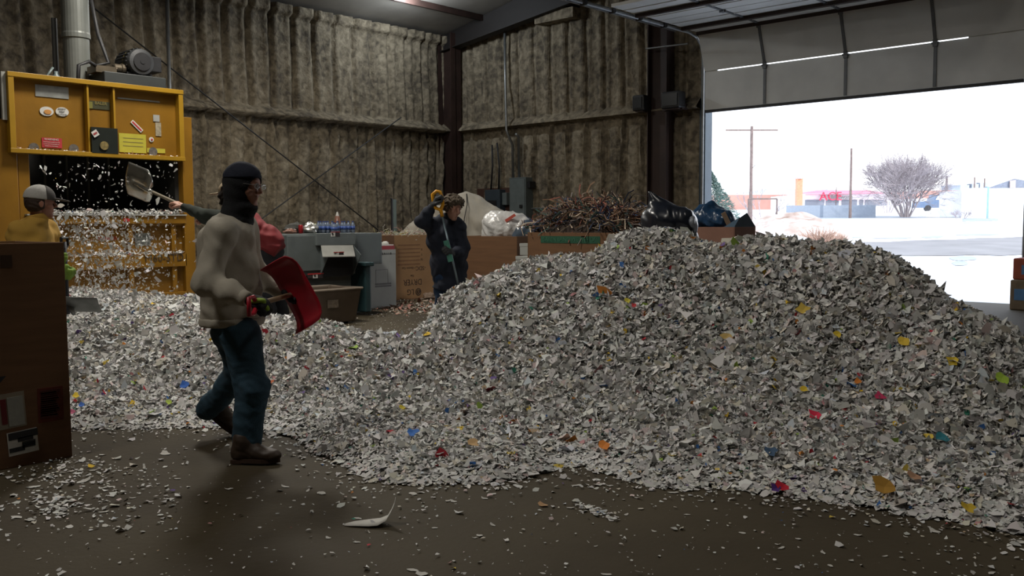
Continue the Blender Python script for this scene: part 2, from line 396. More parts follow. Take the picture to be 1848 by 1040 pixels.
sb = MB().bb(X_JL+.03, X_JR-.03, y0-.03, y0+.03, zb-.05, zb+.0).build('bottom_seal', M_black, door)
section((y0, zb), (y0, zs-.006), ribs=0)
for (xa, xb) in ((X_JL+.04, X_JL+.30), (X_JR-.85, X_JR-.04)): MB().bb(xa, xb, y0-.02, y0+.02, zs-.03, zs+.03).build('seam_light_filler', M_doorw, door)  # added fillers that stop the daylight at both ends of the seam
ALT = [None, 'b', None]
L = zs-zb
p1 = (y0-.02, zs+.006); p2 = (y0-.28, zs+.006+L*.95)
section(p1, p2, strut='b', ribs=0)
p3 = (p2[0]-L*.80, ZT+.06); section((p2[0]-.03, p2[1]+.02), p3, ribs=1, strut='b')
yy = p3[0]
for k in range(3):
    section((yy-.02, ZT+.06), (yy-L, ZT+.06), strut=ALT[k], ribs=1); yy -= L
for x in (X_JL-.03, X_JR+.05):
    cr = [(x, YA-.10, .02), (x, YA-.10, 4.40), (x, YA-.12, 4.62), (x, YA-.20, 4.80), (x, YA-.36, 4.92), (x, YA-.62, ZT), (x, YA-7.4, ZT)]
    MB().tube(cr, .028, 6).build('track', M_galv, door)
    MB().bb(x-.09, x-.05, YA-7.4, YA-1.0, ZT-.03, ZT+.06).build('track_angle', M_galv, door)
    for k in range(7): MB().cyl((x-.06, YA-1.5-.8*k, ZT), (x+.05, YA-1.5-.8*k, ZT), .045, n=12).build('roller', M_black, door)
for x in (-7.7, -5.5):
    MB().cyl(PY(1166, 88, YA-.5), PY(1241, 79, YA-.62), .018).build('track_brace', M_galv, door) if x < -7 else None
# ------------------------------------------------------------------ conduits, panels, rods
def P_w(px, py, off): return PY(px, py, YA-off)
t = MB().tube([P_w(911, 58, .2), P_w(912, 150, .2), P_w(914, 235, .42), P_w(919, 248, .36), P_w(925, 262, .2), P_w(926, 322, .2)], .03, 8).build('electrical_conduit', M_galv, smooth=True)
tag(t, 'long thin galvanised conduit running from the rafter down to the tall grey panel', 'conduit', 'conduits above the grey panel')
t = MB().tube([P_w(931, 242, .34), P_w(936, 248, .22), P_w(937, 322, .2)], .034, 8).build('electrical_conduit', M_galv, smooth=True)
tag(t, 'short galvanised conduit stub entering the tall grey panel at its right', 'conduit', 'conduits above the grey panel')
t = MB().tube([P_w(888, 262, .2), P_w(889, 300, .21), P_w(886, 344, .2)], .022, 6).tube([P_w(897, 258, .2), P_w(901, 300, .21), P_w(900, 344, .2)], .022, 6).build('electrical_cable', M_black, smooth=True)
tag(t, 'pair of black cables dropping to the dark electrical box', 'cable')
a_, b_ = P_w(919, 321, .36), P_w(949, 390, .36)
e = empty('electrical_cabinet', (a_[0], YA-.2, b_[2]), 'tall light grey electrical panel on the foam wall beside the conduits', 'electrical panel')
MB().bb(a_[0], b_[0], YA-.36, YA-.1, b_[2]-.2, a_[2]).build('cabinet', M_grey, e, bevel=.01)
MB().bb(a_[0]+.03, b_[0]-.03, YA-.375, YA-.355, b_[2]-.15, a_[2]-.04).build('door', mat('panel_grey', (.14, .165, .165), .45), e, bevel=.005)
q = P_w(941, 372, .38); MB().bb(q[0]-.05, q[0]+.03, YA-.40, YA-.37, q[2]-.04, q[2]+.03).build('latch', M_black, e)
MB().bb(b_[0], b_[0]+.07, YA-.3, YA-.1, a_[2]-.25, a_[2]-.1).build('side_bracket', M_black, e)
a_, b_ = P_w(876, 343, .3), P_w(903, 392, .3)
e = empty('electrical_box', (a_[0], YA-.2, b_[2]), 'dark blue-grey electrical box mounted behind the white sack', 'electrical box')
MB().bb(a_[0], b_[0], YA-.32, YA-.08, b_[2], a_[2]).build('cabinet', mat('box_dark_blue', (.045, .06, .075), .5), e, bevel=.01)
MB().bb(a_[0]+.1, b_[0]-.1, YA-.335, YA-.315, b_[2]+.25, b_[2]+.4).build('breaker_window', M_black, e)
a_, b_ = P_w(906, 348, .25), P_w(914, 370, .25)
tag(MB().bb(a_[0], b_[0], YA-.25, YA-.1, b_[2], a_[2]).build('junction_box', mat('panel_grey', None), None, bevel=.008), 'small pale grey junction box between the two electrical boxes', 'junction box')
a_, b_ = P_w(862, 341, .1), P_w(922, 396, .1)
tag(MB().bb(a_[0], b_[0], YA-.12, YA-.06, b_[2], a_[2]).build('backing_board', mat('red_brown_board', (.07, .03, .02), .8)), 'reddish brown backing board behind the electrical boxes', 'board')
# dark speakers on the girt by the red column
for (x0_, y0_, x1_, y1_, lab) in ((1143, 173, 1164, 199, 'small black boxy floodlight left of the red column'), (1195, 167, 1228, 194, 'bulky black motor unit right of the red column under the door track')):
    a_, b_ = P_w(x0_, y0_, .5), P_w(x1_, y1_, .5)
    e = empty('floodlight' if x0_ < 1180 else 'door_motor', (a_[0], YA-.4, GZ+.1), lab, 'floodlight' if x0_ < 1180 else 'motor')
    MB().bb(a_[0], b_[0], YA-.55, YA-.3, b_[2], a_[2]).build('housing', M_black, e, bevel=.03)
    MB().bb(a_[0]+.04, b_[0]-.04, YA-.57, YA-.54, b_[2]+.05, a_[2]-.05).build('grille', mat('black_grille', (.03, .032, .035), .3), e)
    MB().bb(a_[0]+.05, b_[0]-.05, YA-.5, YA-.2, min(GZ+.05, b_[2]-.02), b_[2]).build('bracket', M_steel_red, e)
# cable braces over the long wall
def B_w(px, py, off=.42): return PX(px, py, XB+off)
for (p, q, lab) in (((161, 8), (682, 415), 'long bracing cable sloping down to the right across the foam wall'), ((724, 212), (468, 398), 'bracing cable sloping up to the right across the foam wall')):
    a_, b_ = B_w(*p), B_w(*q); mb = MB().cyl(a_, b_, .013, n=6)
    tag(mb.build('bracing_cable', M_black), lab, 'cable', 'cross bracing of the long wall')
# steel angle and green gas pole by the white carton
a_ = PX(706, 358, -13.2); b_ = PX(706, 470, -13.2)
e = empty('propped_panel', (a_[0], a_[1], 0), 'narrow green-grey panel standing upright behind the dryer carton', 'panel')
MB().bb(a_[0]-.02, a_[0]+.02, a_[1], a_[1]+.02, 0, a_[2]).build('frame_post', M_black, e); MB().bb(a_[0]-.015, a_[0]+.015, a_[1]+.03, a_[1]+.11, 0, a_[2]-.02).build('sheet', mat('green_grey', (.10, .14, .12), .5), e)
MB().beam(V(a_[0], a_[1]-.02, a_[2]), V(a_[0], a_[1]+.13, a_[2]-.06), .02, .02).build('top_cap', M_black, e)
# thin standpipe on the wall beside the machine
a_, b_ = B_w(299, 0, .5), B_w(316, 300, .5); a_[1] = b_[1] = (a_[1]+b_[1])/2
t = MB().cyl((a_[0], a_[1]-.02, 5.85), (b_[0], a_[1]-.02, 0), .033, n=8).build('standpipe', M_galv, smooth=True)
tag(t, 'tall thin galvanised pipe running down the foam wall right of the yellow baler', 'pipe')
# high-bay lamps
M_bulb = mat('lamp_glow', (1, 1, 1), .5, emit=(1, .97, .9, 30))
for i, (x, y, z, e_, c) in enumerate(LAMPS):
    e = empty('ceiling_light', (x, y, z), 'round high-bay lamp hanging under the roof above the far corner' if i == 0 else 'round high-bay lamp hanging under the roof nearer the viewer', 'lamp', None if i == 0 else 'high-bay lamps out over the floor')
    MB().lathe((x, y, z), UP, [(-.0, .07), (.03, .085), (.06, .09), (.08, .04)], 20).build('shade', M_galv, e, smooth=True)
    MB().cyl((x, y, z+.07), (x, y, zc(x)+.02), .012, n=6).build('hanger', M_black, e)
# ================================================================== OUTDOORS
def tz(p):
    d = p[..., 0]*F_[0]+p[..., 1]*F_[1]; return -.02+np.maximum(0, d-20)*.0305
U, Vv = np.meshgrid(np.arange(-110, 80, 1.0), np.concatenate([np.arange(YA+.1, 60, .8), np.arange(60, 210, 2.5)]), indexing='ij')
g = np.stack([U, Vv, U*0], -1); d_ = g@F_
g[..., 2] = tz(g)
g[..., 2] = np.minimum(g[..., 2], 3.2+.02*d_)
v, f = grid_mesh(g); struct(mesh_obj('snow_ground', v, f, M_snow, smooth=True))
def strip(name, m, pxs, lift=.03):   # a flat patch on the ground: outline given on the ground plane
    v = []
    for (px, d) in pxs:
        p = R_*((px-924)/FPX*d)+F_*d; p = V(p[0], p[1], 0); p[2] = float(tz(p))+lift*.25; v.append(p)
    return MB().poly(v).build(name, m)
def dpx(y, roll=0.):   # depth of the terrain seen at photo height y (right side of the frame)
    k = (400-y)/FPX   # tangent of elevation
    d = 1.35/max(-k, 1e-3)
    if d < 20: return d
    return (1.37+.0305*20)/(.0305-k) if .0305-k > 0 else 200
M_road = mat('wet_road', (.19, .18, .18), .7, var=.2, scale=.6)
M_road2 = mat('frozen_slush', (.27, .30, .34), .6, var=.1, scale=.4)
def band(name, m, top, bot, x0, x1, lift=.06, jag=0):
    n = 14; v = []
    for i in range(n+1):
        t = i/n; v.append((x0+(x1-x0)*t, dpx(top[0]+(top[1]-top[0])*t)+(random.uniform(-jag, jag))))
    for i in range(n, -1, -1):
        t = i/n; v.append((x0+(x1-x0)*t, dpx(bot[0]+(bot[1]-bot[0])*t)+(random.uniform(-jag, jag)*.5)))
    return struct(strip(name, m, v, lift))
band('road', M_road, (441, 424), (463, 464), 1480, 2050, jag=.5)
band('slush_track', M_road2, (391, 390), (396, 394), 1420, 2050, jag=.8)
band('slush_patch', M_road2, (396, 395), (402, 401), 1735, 1800, jag=1)
for (x0, x1, y0_, y1_) in ((1708, 1765, 464, 474), (1714, 1748, 472, 483), (1570, 1650, 430, 433), (1662, 1705, 427, 432), (1722, 1800, 424, 428), (1505, 1560, 429, 431), (1730, 1760, 404, 405)):
    n = 12; v = []
    for i in range(n):
        a = 2*math.pi*i/n; v.append(((x0+x1)/2+(x1-x0)/2*math.cos(a)*random.uniform(.7, 1.15), dpx((y0_+y1_)/2+(y1_-y0_)/2*math.sin(a)*random.uniform(.6, 1.1))))
    struct(strip('meltwater_patch', M_road2, v, .05))
def gp(px, d): p = R_*((px-924)/FPX*d)+F_*d; p = V(p[0], p[1], 0); p[2] = float(tz(p)); return p
def zat(py, d, px=1600):
    return P(px, py, d)[2]
# mounds and scrub
M_dirt = mat('sandy_dirt', (.25, .165, .12), .9, var=.2, scale=1.3, col2=(.62, .54, .50), bump=.3)
M_scrub = mat('dry_scrub', (.38, .25, .19), .9, var=.2)
def mound(name, px, d, w, h, dep, m, lab, cat, seed):
    c = gp(px, d); n = 40; A, B = np.meshgrid(np.linspace(-1, 1, n), np.linspace(-1, 1, n), indexing='ij')
    hh = np.clip(1-(A**2+B**2), 0, 1)**.7*h*(1+.5*noise2(A+5, B+5, 2.5, seed, 3))-.1*(A**2+B**2 > .98)
    pts = c+A[..., None]*R_*w+B[..., None]*F_*dep; pts[..., 2] = tz(pts)+hh
    v, f = grid_mesh(pts); return tag(mesh_obj(name, v, f, m, smooth=True), lab, cat)
mound('snowy_mound', 1425, 42, 2.7, 1.0, 3, M_dirt, 'long sandy mound streaked with snow behind the carton of blue bags', 'mound', 3)
mound('snowy_mound', 1385, 33, 1.9, .5, 3, M_snow, 'low white snow bank just outside the doorway on the left', 'snow bank', 8)
mound('snowy_mound', 1700, 76, 3.2, .55, 3, M_snow, 'small snow bank in front of the parked pickup', 'snow bank', 9)
def twigs(name, base, n, spread, h, m, lab, cat, r=.012, seed=1, parent=None, up=.6):
    g = np.random.default_rng(seed); mb = MB()
    for i in range(n):
        a = g.uniform(0, 2*math.pi); st = base+V(math.cos(a), math.sin(a), 0)*spread*g.uniform(0, .5)
        dr = V(math.cos(a)*g.uniform(.2, 1), math.sin(a)*g.uniform(.2, 1), g.uniform(.1, up)*2); e = st+unit(dr)*h*g.uniform(.5, 1); m_ = (st+e)/2+g.normal(0, .08, 3)*h
        mb.tube([st, m_, e], [r, r*.8, r*.4], 3, cap=False)
    o = mb.build(name, m, parent)
    return tag(o, lab, cat) if lab else o
for (px, d, n, sp, h, sd, lab) in ((1478, 37, 260, .9, .75, 3, 'rust brown tumbleweed bush sitting on the snow by the mound'), (1508, 37.5, 160, .7, .45, 4, 'low flat brown weed clump right of the tumbleweed'), (1452, 38, 120, .6, .4, 5, 'thin straw coloured weeds left of the tumbleweed')):
    twigs('dry_bush', gp(px, d)+V(0, 0, -.05), n, sp, h, M_scrub, lab, 'bush', .014, sd)
# bare trees
M_bark = mat('pale_bark', (.34, .30, .31), .9, var=.15)
def tree(px, d, h, spreadf, n0, depth, lab, seed, r0=.16, lean=.3, twig=4, low=.25):
    g = np.random.default_rng(seed); base = gp(px, d)-V(0, 0, .1); e = empty('bare_tree', base, lab, 'tree')
    def grow(p, dr, L, r, lv, tr, tw):
        q = p+dr*L; m_ = (p+q)/2+g.normal(0, .05, 3)*L
        (tr if lv < 2 else tw).tube([p, m_, q], [r, r*.85, r*.65], 5 if lv < 2 else 3, cap=False)
        if lv >= depth: return
        for k in range(twig if lv < depth-1 else twig+1):
            nd = unit(dr+g.normal(0, spreadf, 3)+V(0, 0, .12)); grow(p+(q-p)*g.uniform(.45, 1), nd, L*g.uniform(.6, .85), r*.55, lv+1, tr, tw)
    for k in range(n0):
        tr = MB(); tw = MB(); a = 2*math.pi*k/n0+g.uniform(-.3, .3); dr = unit(V(math.cos(a)*lean*g.uniform(.3, 1.9), math.sin(a)*lean*g.uniform(.3, 1.9), 1)); grow(base+V(math.cos(a), math.sin(a), 0)*.25*(n0 > 1), dr, h*low, r0*g.uniform(.7, 1), 0, tr, tw)
        lm = tr.build('limb', M_bark, e); tw.build('twigs', M_bark, lm)
    return e
tree(1632, 74, 6.6, .46, 13, 4, 'big round bare tree with a dense pale crown in the middle of the view', 21, .085, .42, 5, .34)
tree(1375, 64, 3.4, .35, 3, 3, 'sparse bare tree with thin forked branches behind the tall utility pole', 5, .06, .6, 3, .42)
tree(1600, 90, 3.2, .42, 4, 3, 'smaller bare tree half hidden left of the big round tree', 9, .07, .5, 3, .34)
tree(1731, 68, 1.4, .5, 6, 3, 'rounded bare shrub at the corner of the white shed', 14, .03, .8, 4, .3)
# conifer beside the door jamb
M_leaf = mat('conifer_green', (.13, .19, .17), .8, var=.3)
g_ = np.random.default_rng(4); cb = gp(1281, 50); e = empty('conifer', cb, 'dark green conifer seen just beside the left door jamb', 'tree')
mb = MB().cyl(cb, cb+V(0, 0, 2.6), .07, .02, 6); mb.build('trunk', M_bark, e); mb = MB()
for i in range(5000):
    t = g_.random()**.8; a = g_.uniform(0, 6.28); rr = (1-t)*2.2*(.35+.65*g_.random()); c = cb+V(math.cos(a)*rr, math.sin(a)*rr, -.2+3.5*t)
    dr = unit(V(math.cos(a), math.sin(a), g_.uniform(-.4, .8))); sd = unit(np.cross(dr, g_.normal(0, 1, 3)))
    L = .27*(1.2-t); mb.add([c-sd*.03, c+dr*L, c+sd*.03, c-dr*.06+V(0, 0, .03)], [(0, 1, 2, 3)])
mb.build('needles', M_leaf, e)
# utility poles
M_pole = mat('weathered_pole', (.16, .12, .11), .9, var=.2)
def pole(px, d, ytop, ybase, lab, r=.12, arm=None, lampx=False):
    b = gp(px, d); top = P(px, ytop, d)[2]; e = empty('utility_pole', b, lab, 'pole')
    MB().cyl(b-V(0, 0, .3), V(b[0], b[1], top), r, r*.75, 8).build('mast', M_pole, e)
    if arm: MB().beam(V(b[0], b[1], top-.25)-R_*arm, V(b[0], b[1], top-.25)+R_*arm, .09, .10).build('crossarm', M_pole, e)
    if lampx:
        z = P(px, 298, d)[2]; MB().tube([V(b[0], b[1], z-.3), V(b[0], b[1], z)+R_*.25, V(b[0], b[1], z)+R_*.6], .03, 5).build('lamp_arm', M_galv, e)
    return e
pole(1354, 60, 228, 388, 'tall wooden utility pole with a thin crossarm near the left of the doorway', .13, 1.7, True)
pole(1533, 72, 268, 370, 'bare wooden utility pole standing in front of the red-roofed store', .12)
pole(1277, 50, 275, 350, 'short wooden pole rising from behind the conifer', .13)
pole(1705, 80, 318, 378, 'brown pole just right of the big bare tree', .13)
pole(1507, 80, 338, 376, 'thin short post before the store sign', .05)
pole(1755, 110, 320, 350, 'far thin pole above the white shed, the left one', .11)
pole(1773, 112, 322, 350, 'far thin pole above the white shed, the right one', .11)
# gate frame of pipe
b0, b1 = gp(1350, 52), gp(1401, 52); zt = P(1375, 359, 52)[2]
e = empty('pipe_gate', (b0+b1)/2, 'thin rust coloured pipe frame beyond the snowy mound', 'gate')
MB().cyl(b0, V(b0[0], b0[1], zt), .05, n=6).build('post', M_pole, e); MB().cyl(b1, V(b1[0], b1[1], zt), .05, n=6).build('post', M_pole, e); MB().cyl(V(b0[0], b0[1], zt), V(b1[0], b1[1], zt), .05, n=6).build('top_rail', M_pole, e)
# buildings: boxes whose fronts face the viewer
def facing(px0, px1, d, dep): a = gp(px0, d); b = gp(px1, d); return a, b, F_*dep
def block(name, m, px0, px1, ytop, d, dep, parent, zb=None, d1=None):
    a = gp(px0, d); b = gp(px1, d1 or d); z0 = min(a[2], b[2])-.5 if zb is None else zb; z1 = P(px0, ytop, d)[2]
    q = [a, b, b+F_*dep, a+F_*dep]; v = [V(p[0], p[1], z0) for p in q]+[V(p[0], p[1], z1) for p in q]
    return MB().add(v, [(0, 1, 5, 4), (1, 2, 6, 5), (2, 3, 7, 6), (3, 0, 4, 7), (4, 5, 6, 7), (3, 2, 1, 0)]).build(name, m, parent)
M_blue = mat('pale_blue_wall', (.24, .28, .34), .7, var=.05)
e = empty('block_wall', gp(1500, 74), 'long low pale blue wall in front of the store', 'wall'); block('wall_panel', M_blue, 1420, 1579, 371, 74, .3, e)
M_red = mat('store_red_roof', (.55, .13, .19), .6, var=.08)
M_wh = mat('white_siding', (.80, .80, .82), .6, var=.04)
M_gls = mat('store_glass', (.16, .18, .22), .2, var=.2, scale=.8)
ds = 96; e = empty('store', gp(1530, ds), 'long white store with a red roof and store sign behind the low wall', 'building')
block('store_front', M_wh, 1448, 1602, 350, ds, 12, e)
a, b = gp(1448, ds), gp(1602, ds); z0 = P(1448, 352, ds)[2]; z1 = P(1500, 340, ds)[2]; fo = F_*6
v = [V(a[0], a[1], z0)-F_*1, V(b[0], b[1], z0+.1)-F_*1, V(b[0], b[1], z1)+fo, V(a[0], a[1], z1)+fo+R_*3.4, V(a[0], a[1], z0)+F_*13, V(b[0], b[1], z0)+F_*13]
MB().add(v, [(0, 1, 2, 3), (3, 2, 5, 4), (0, 3, 4), (1, 5, 2), (0, 4, 5, 1)]).build('roof', M_red, e)
for (x0, x1) in ((1452, 1486), (1490, 1512), (1518, 1545), (1550, 1556), (1560, 1598)):
    block('shop_window', M_gls, x0, x1, 361, ds-.15, .1, e, zb=zat(371, ds))
face = np.stack([R_, UP, -F_], 1)
c = P(1499, 355, ds-.4); text('ACE', 1.25, c, face, mat('sign_red', (.75, .04, .10), .5), e, ext=.08)
c = P(1517, 356, ds-.4); text('Hardware', .62, c, face, mat('sign_grey', (.22, .25, .24), .5), e, ext=.05)
e = empty('brick_chimney', gp(1442, 84), 'square orange brick chimney left of the store', 'chimney'); block('shaft', mat('orange_brick', (.62, .27, .16), .8), 1437, 1447, 321, 84, .6, e)
MB().box(P(1442, 322, 84.3)+V(0, 0, 0), (.75, .75, .12)).build('cap', mat('pale_cap', (.5, .42, .4), .8), e)
e = empty('brick_building', gp(1360, 112), 'long low red brick building on the far left beyond the pipe gate', 'building'); block('facade', mat('far_red_brick', (.42, .22, .18), .8, var=.1, scale=1), 1290, 1448, 352, 112, 10, e); block('parapet', M_wh, 1290, 1448, 350, 112.2, 9.6, e, zb=zat(352, 112))
e = empty('long_shed', gp(1700, 120), 'long pale shed with a brick red top behind the parked pickup', 'building'); block('wall', M_wh, 1655, 1745, 358, 120, 10, e); block('roof_band', mat('far_red_brick', None), 1650, 1745, 344, 120.2, 9.6, e, zb=zat(358, 120))
# white gabled shed
dS = 70; e = empty('white_shed', gp(1790, dS), 'big white metal shed with a low gable at the right edge of the doorway', 'building')
block('side_wall', M_wh, 1735, 1778, 340, dS, .2, e, d1=dS-1); block('side_wall', M_wh, 1781, 1850, 340, dS-.5, 8, e)
block('corner_post', mat('post_blue', (.20, .34, .46), .5), 1778, 1782, 337, dS-.8, .4, e)
a = gp(1778, dS-.3); b = gp(1860, dS-.3); zl = P(1778, 341, dS)[2]; zt = P(1828, 323, dS)[2]; pk = gp(1828, dS-.3)
M_gab = mat('grey_gable', (.17, .19, .24), .7)
MB().poly([V(a[0], a[1], zl), V(b[0], b[1], zl), V(b[0], b[1], zl+.5), V(pk[0], pk[1], zt)], .3, F_).build('gable', M_gab, e)
c1, c2 = gp(1819, dS-.45), gp(1829, dS-.45); MB().poly([V(c1[0], c1[1], zl+.05), V(c2[0], c2[1], zl+.05), V(c2[0], c2[1], zt-.1), V(c1[0], c1[1], zt-.15)], .1, F_).build('gable_door', mat('pale_pink', (.42, .34, .33), .7), e)
# pickup truck, side on
dp = 84; b = gp(1700, dp); e = empty('pickup_truck', b, 'blue-grey pickup truck parked beyond the snow near the white shed', 'vehicle')
M_truck = mat('truck_blue', (.10, .15, .24), .4)
def tl(u, w): return b+R_*u+V(0, 0, w+.25)
MB().poly([tl(-2.2, .35), tl(2.4, .35), tl(2.4, .95), tl(.9, .98), tl(.5, 1.0), tl(-1.0, 1.0), tl(-2.1, .9)], 1.7, F_).build('body', M_truck, e)
MB().poly([tl(-.9, 1.0), tl(.55, 1.0), tl(.4, 1.55), tl(-.6, 1.55)], 1.5, F_).build('cab', M_truck, e)
MB().poly([tl(-.72, 1.08), tl(.42, 1.08), tl(.3, 1.45), tl(-.5, 1.45)], .03, -F_).build('window', M_wh, e)
for u in (-1.4, 1.5): MB().cyl(tl(u, .3)-F_*.02, tl(u, .3)+F_*.25, .30, n=14).build('wheel', M_black, e)
# distant ridge with houses
M_far = mat('far_hill', (.36, .40, .46), .9, var=.2, scale=.2)
n = 60; us = np.linspace(-110, 110, n); pts = np.zeros((n, 6, 3))
for j in range(6):
    pts[:, j] = (F_*(240+14*j))+R_*us[:, None]*1.4+R_*60
    pts[:, j, 2] = 5+np.sin(j/5*math.pi)*(5.0+4*noise2(us*1., us*0+j*.3, .06, 8, 3))
v, f = grid_mesh(pts); struct(mesh_obj('far_ridge', v, f, M_far, smooth=True))
for (px, y1_, y2_, w) in ((1738, 331, 341, 8), (1757, 329, 338, 6), (1772, 327, 337, 7), (1500, 339, 345, 8)):
    e = empty('distant_house', P(px, y2_, 180), f'tiny pale distant house on the skyline at the {"left behind the store roof" if px < 1600 else ("left" if px == 1738 else "middle" if px == 1757 else "right")+" above the white shed"}', 'house')
    block('walls', M_far, px-w, px+w, y1_+3, 180, 8, e, zb=zat(y2_, 180)-3.5)
    a = P(px-w, y1_+3, 180); b = P(px+w, y1_+3, 180); t_ = P(px, y1_, 180); MB().poly([a, b, t_], 8, F_).build('roof', M_wh, e)
# ================================================================== THE PAPER HEAP
def Z(px, py, d): return P(px, py, d)
edge = [(1848, 968), (1740, 945), (1600, 922), (1500, 905), (1400, 893), (1300, 880), (1210, 882), (1100, 858), (1010, 835), (960, 862), (850, 872), (760, 872), (660, 866), (620, 836), (560, 808), (480, 782), (400, 772), (330, 772), (240, 774), (140, 776), (60, 772), (-60, 770), (1960, 1000), (2080, 1040)]
ctrl = []
for (x, y) in edge:
    p = G(x, y); ctrl.append((p[0], p[1], .012))
    q = p-F_*.45; ctrl.append((q[0], q[1], -.14)); q = p-F_*1.1; ctrl.append((q[0], q[1], -.3))
crest = [(60, 530, 9.0), (120, 520, 9.5), (172, 514, 9.9), (230, 521, 10.0), (290, 545, 9.7), (350, 534, 8.9), (400, 545, 8.7), (480, 572, 8.3), (580, 578, 8.0), (640, 599, 7.9), (700, 606, 7.8), (740, 606, 7.75), (762, 592, 7.8), (790, 550, 7.85), (850, 510, 7.9), (900, 492, 7.95), (950, 471, 8.0), (1040, 462, 7.9), (1080, 453, 7.8), (1112, 431, 7.75), (1182, 415, 7.65), (1250, 429, 7.55), (1300, 443, 7.4), (1350, 431, 7.2), (1420, 432, 7.1), (1500, 441, 7.0), (1600, 463, 6.7), (1640, 485, 6.5), (1700, 531, 6.2), (1780, 577, 5.9), (1848, 612, 5.6), (1960, 690, 5.2), (2080, 800, 4.9)]
for (x, y, d) in crest:
    p = Z(x, y, d); ctrl.append((p[0], p[1], p[2]))
    if x >= 480:
        for s_ in (1.25, 1.9):
            q = p+F_*(max(p[2], .15)*s_+.15*(s_ > 1.5)); ctrl.append((q[0], q[1], .0 if s_ < 1.5 else -.25))
    elif x > 320:
        q = p+F_*.9; ctrl.append((q[0], q[1], .45))
for (x, y, d) in [(600, 820, 5.6), (700, 840, 5.35), (850, 845, 5.3), (950, 835, 5.4), (700, 800, 5.75), (850, 800, 5.8), (560, 770, 6.1), (1000, 800, 5.75)]:
    p = G(x, y); ctrl.append((p[0], p[1], .06))
for (x, y, d) in [(190, 640, 7.8), (180, 590, 8.7), (250, 640, 7.35), (330, 600, 7.8), (140, 650, 7.7), (450, 680, 6.9), (600, 690, 6.75), (720, 690, 6.7), (330, 700, 6.8), (900, 640, 6.7), (1000, 700, 6.1), (1000, 560, 7.1), (1200, 700, 5.9), (1200, 560, 6.7), (1400, 700, 5.65), (1400, 560, 6.4), (1600, 640, 5.75), (1600, 760, 5.15), (1780, 720, 5.05), (1780, 820, 4.7), (1848, 720, 5.0)]:
    p = Z(x, y, d); ctrl.append((p[0], p[1], p[2]))
bx = -10.95  # machine face: paper lies against it
ctrl = np.array(ctrl)
def tps(r): return np.where(r > 0, r*r*np.log(r+1e-9), 0)
def rfit(c, lam=.004):
    n = len(c); D = np.linalg.norm(c[:, None, :2]-c[None, :, :2], axis=-1); A = np.zeros((n+3, n+3)); A[:n, :n] = tps(D)+lam*np.eye(n)
    A[:n, n] = 1; A[:n, n+1:] = c[:, :2]; A[n, :n] = 1; A[n+1:, :n] = c[:, :2].T; return np.linalg.solve(A, np.r_[c[:, 2], 0, 0, 0])
def heap(x, y, fine=True):
    sh = x.shape; x = x.ravel(); y = y.ravel(); r = np.hypot(x[:, None]-ctrl[None, :, 0], y[:, None]-ctrl[None, :, 1])
    h = tps(r)@Wt[:-3]+Wt[-3]+Wt[-2]*x+Wt[-1]*y
    nz = .05*noise2(x, y, 1.3, 31, 3)+.035*noise2(x, y, 5, 37, 2)
    h = h+nz*np.clip(h/.35, 0, 1)+.012*noise2(x, y, 7, 41, 2)
    h = np.where(h > 0, h, h); return h.reshape(sh)
Wt = rfit(ctrl); ci = [i for i, c in enumerate(ctrl)]; i0 = 3*len(edge)
# settle the ridge heights so that noise does not lift the skyline of the heap
rows = []; k_ = i0
for (x, y, d) in crest:
    rows.append((k_, x, y, d)); k_ += 3 if x >= 480 else (2 if x > 320 else 1)
for it in range(6):
    for (k, px, py, d) in rows:
        dd = np.arange(max(4., d-3), d+1.3, .04); r = (px-924)/FPX*dd; xx = R_[0]*r+F_[0]*dd; yy_ = R_[1]*r+F_[1]*dd; z = heap(xx, yy_)
        top = np.max((z-CAMH)/dd); want = (P(px, py+3.5, d)[2]-CAMH)/d; ctrl[k, 2] += .7*(want-top)*d
    Wt = rfit(ctrl)
gx = np.arange(-12.5, 1.6, .05); gy = np.arange(.2, 11.5, .05)
X_, Y_ = np.meshgrid(gx, gy, indexing='ij'); HH = heap(X_, Y_)
dF = X_*F_[0]+Y_*F_[1]; rR = X_*R_[0]+Y_*R_[1]
dom = (dF > 3.2) & (dF < 11.8) & (rR/dF > -.62) & (rR < 3.9) & (X_ > -11.3)
HH = np.where(dom, HH, -.2)
gz = np.stack([X_, Y_, np.maximum(HH-.035, -.02)], -1); v, f = grid_mesh(gz)
keep = (np.stack([HH[:-1, :-1], HH[1:, :-1], HH[1:, 1:], HH[:-1, 1:]]).min(0) > .03).reshape(-1); f = f[keep]
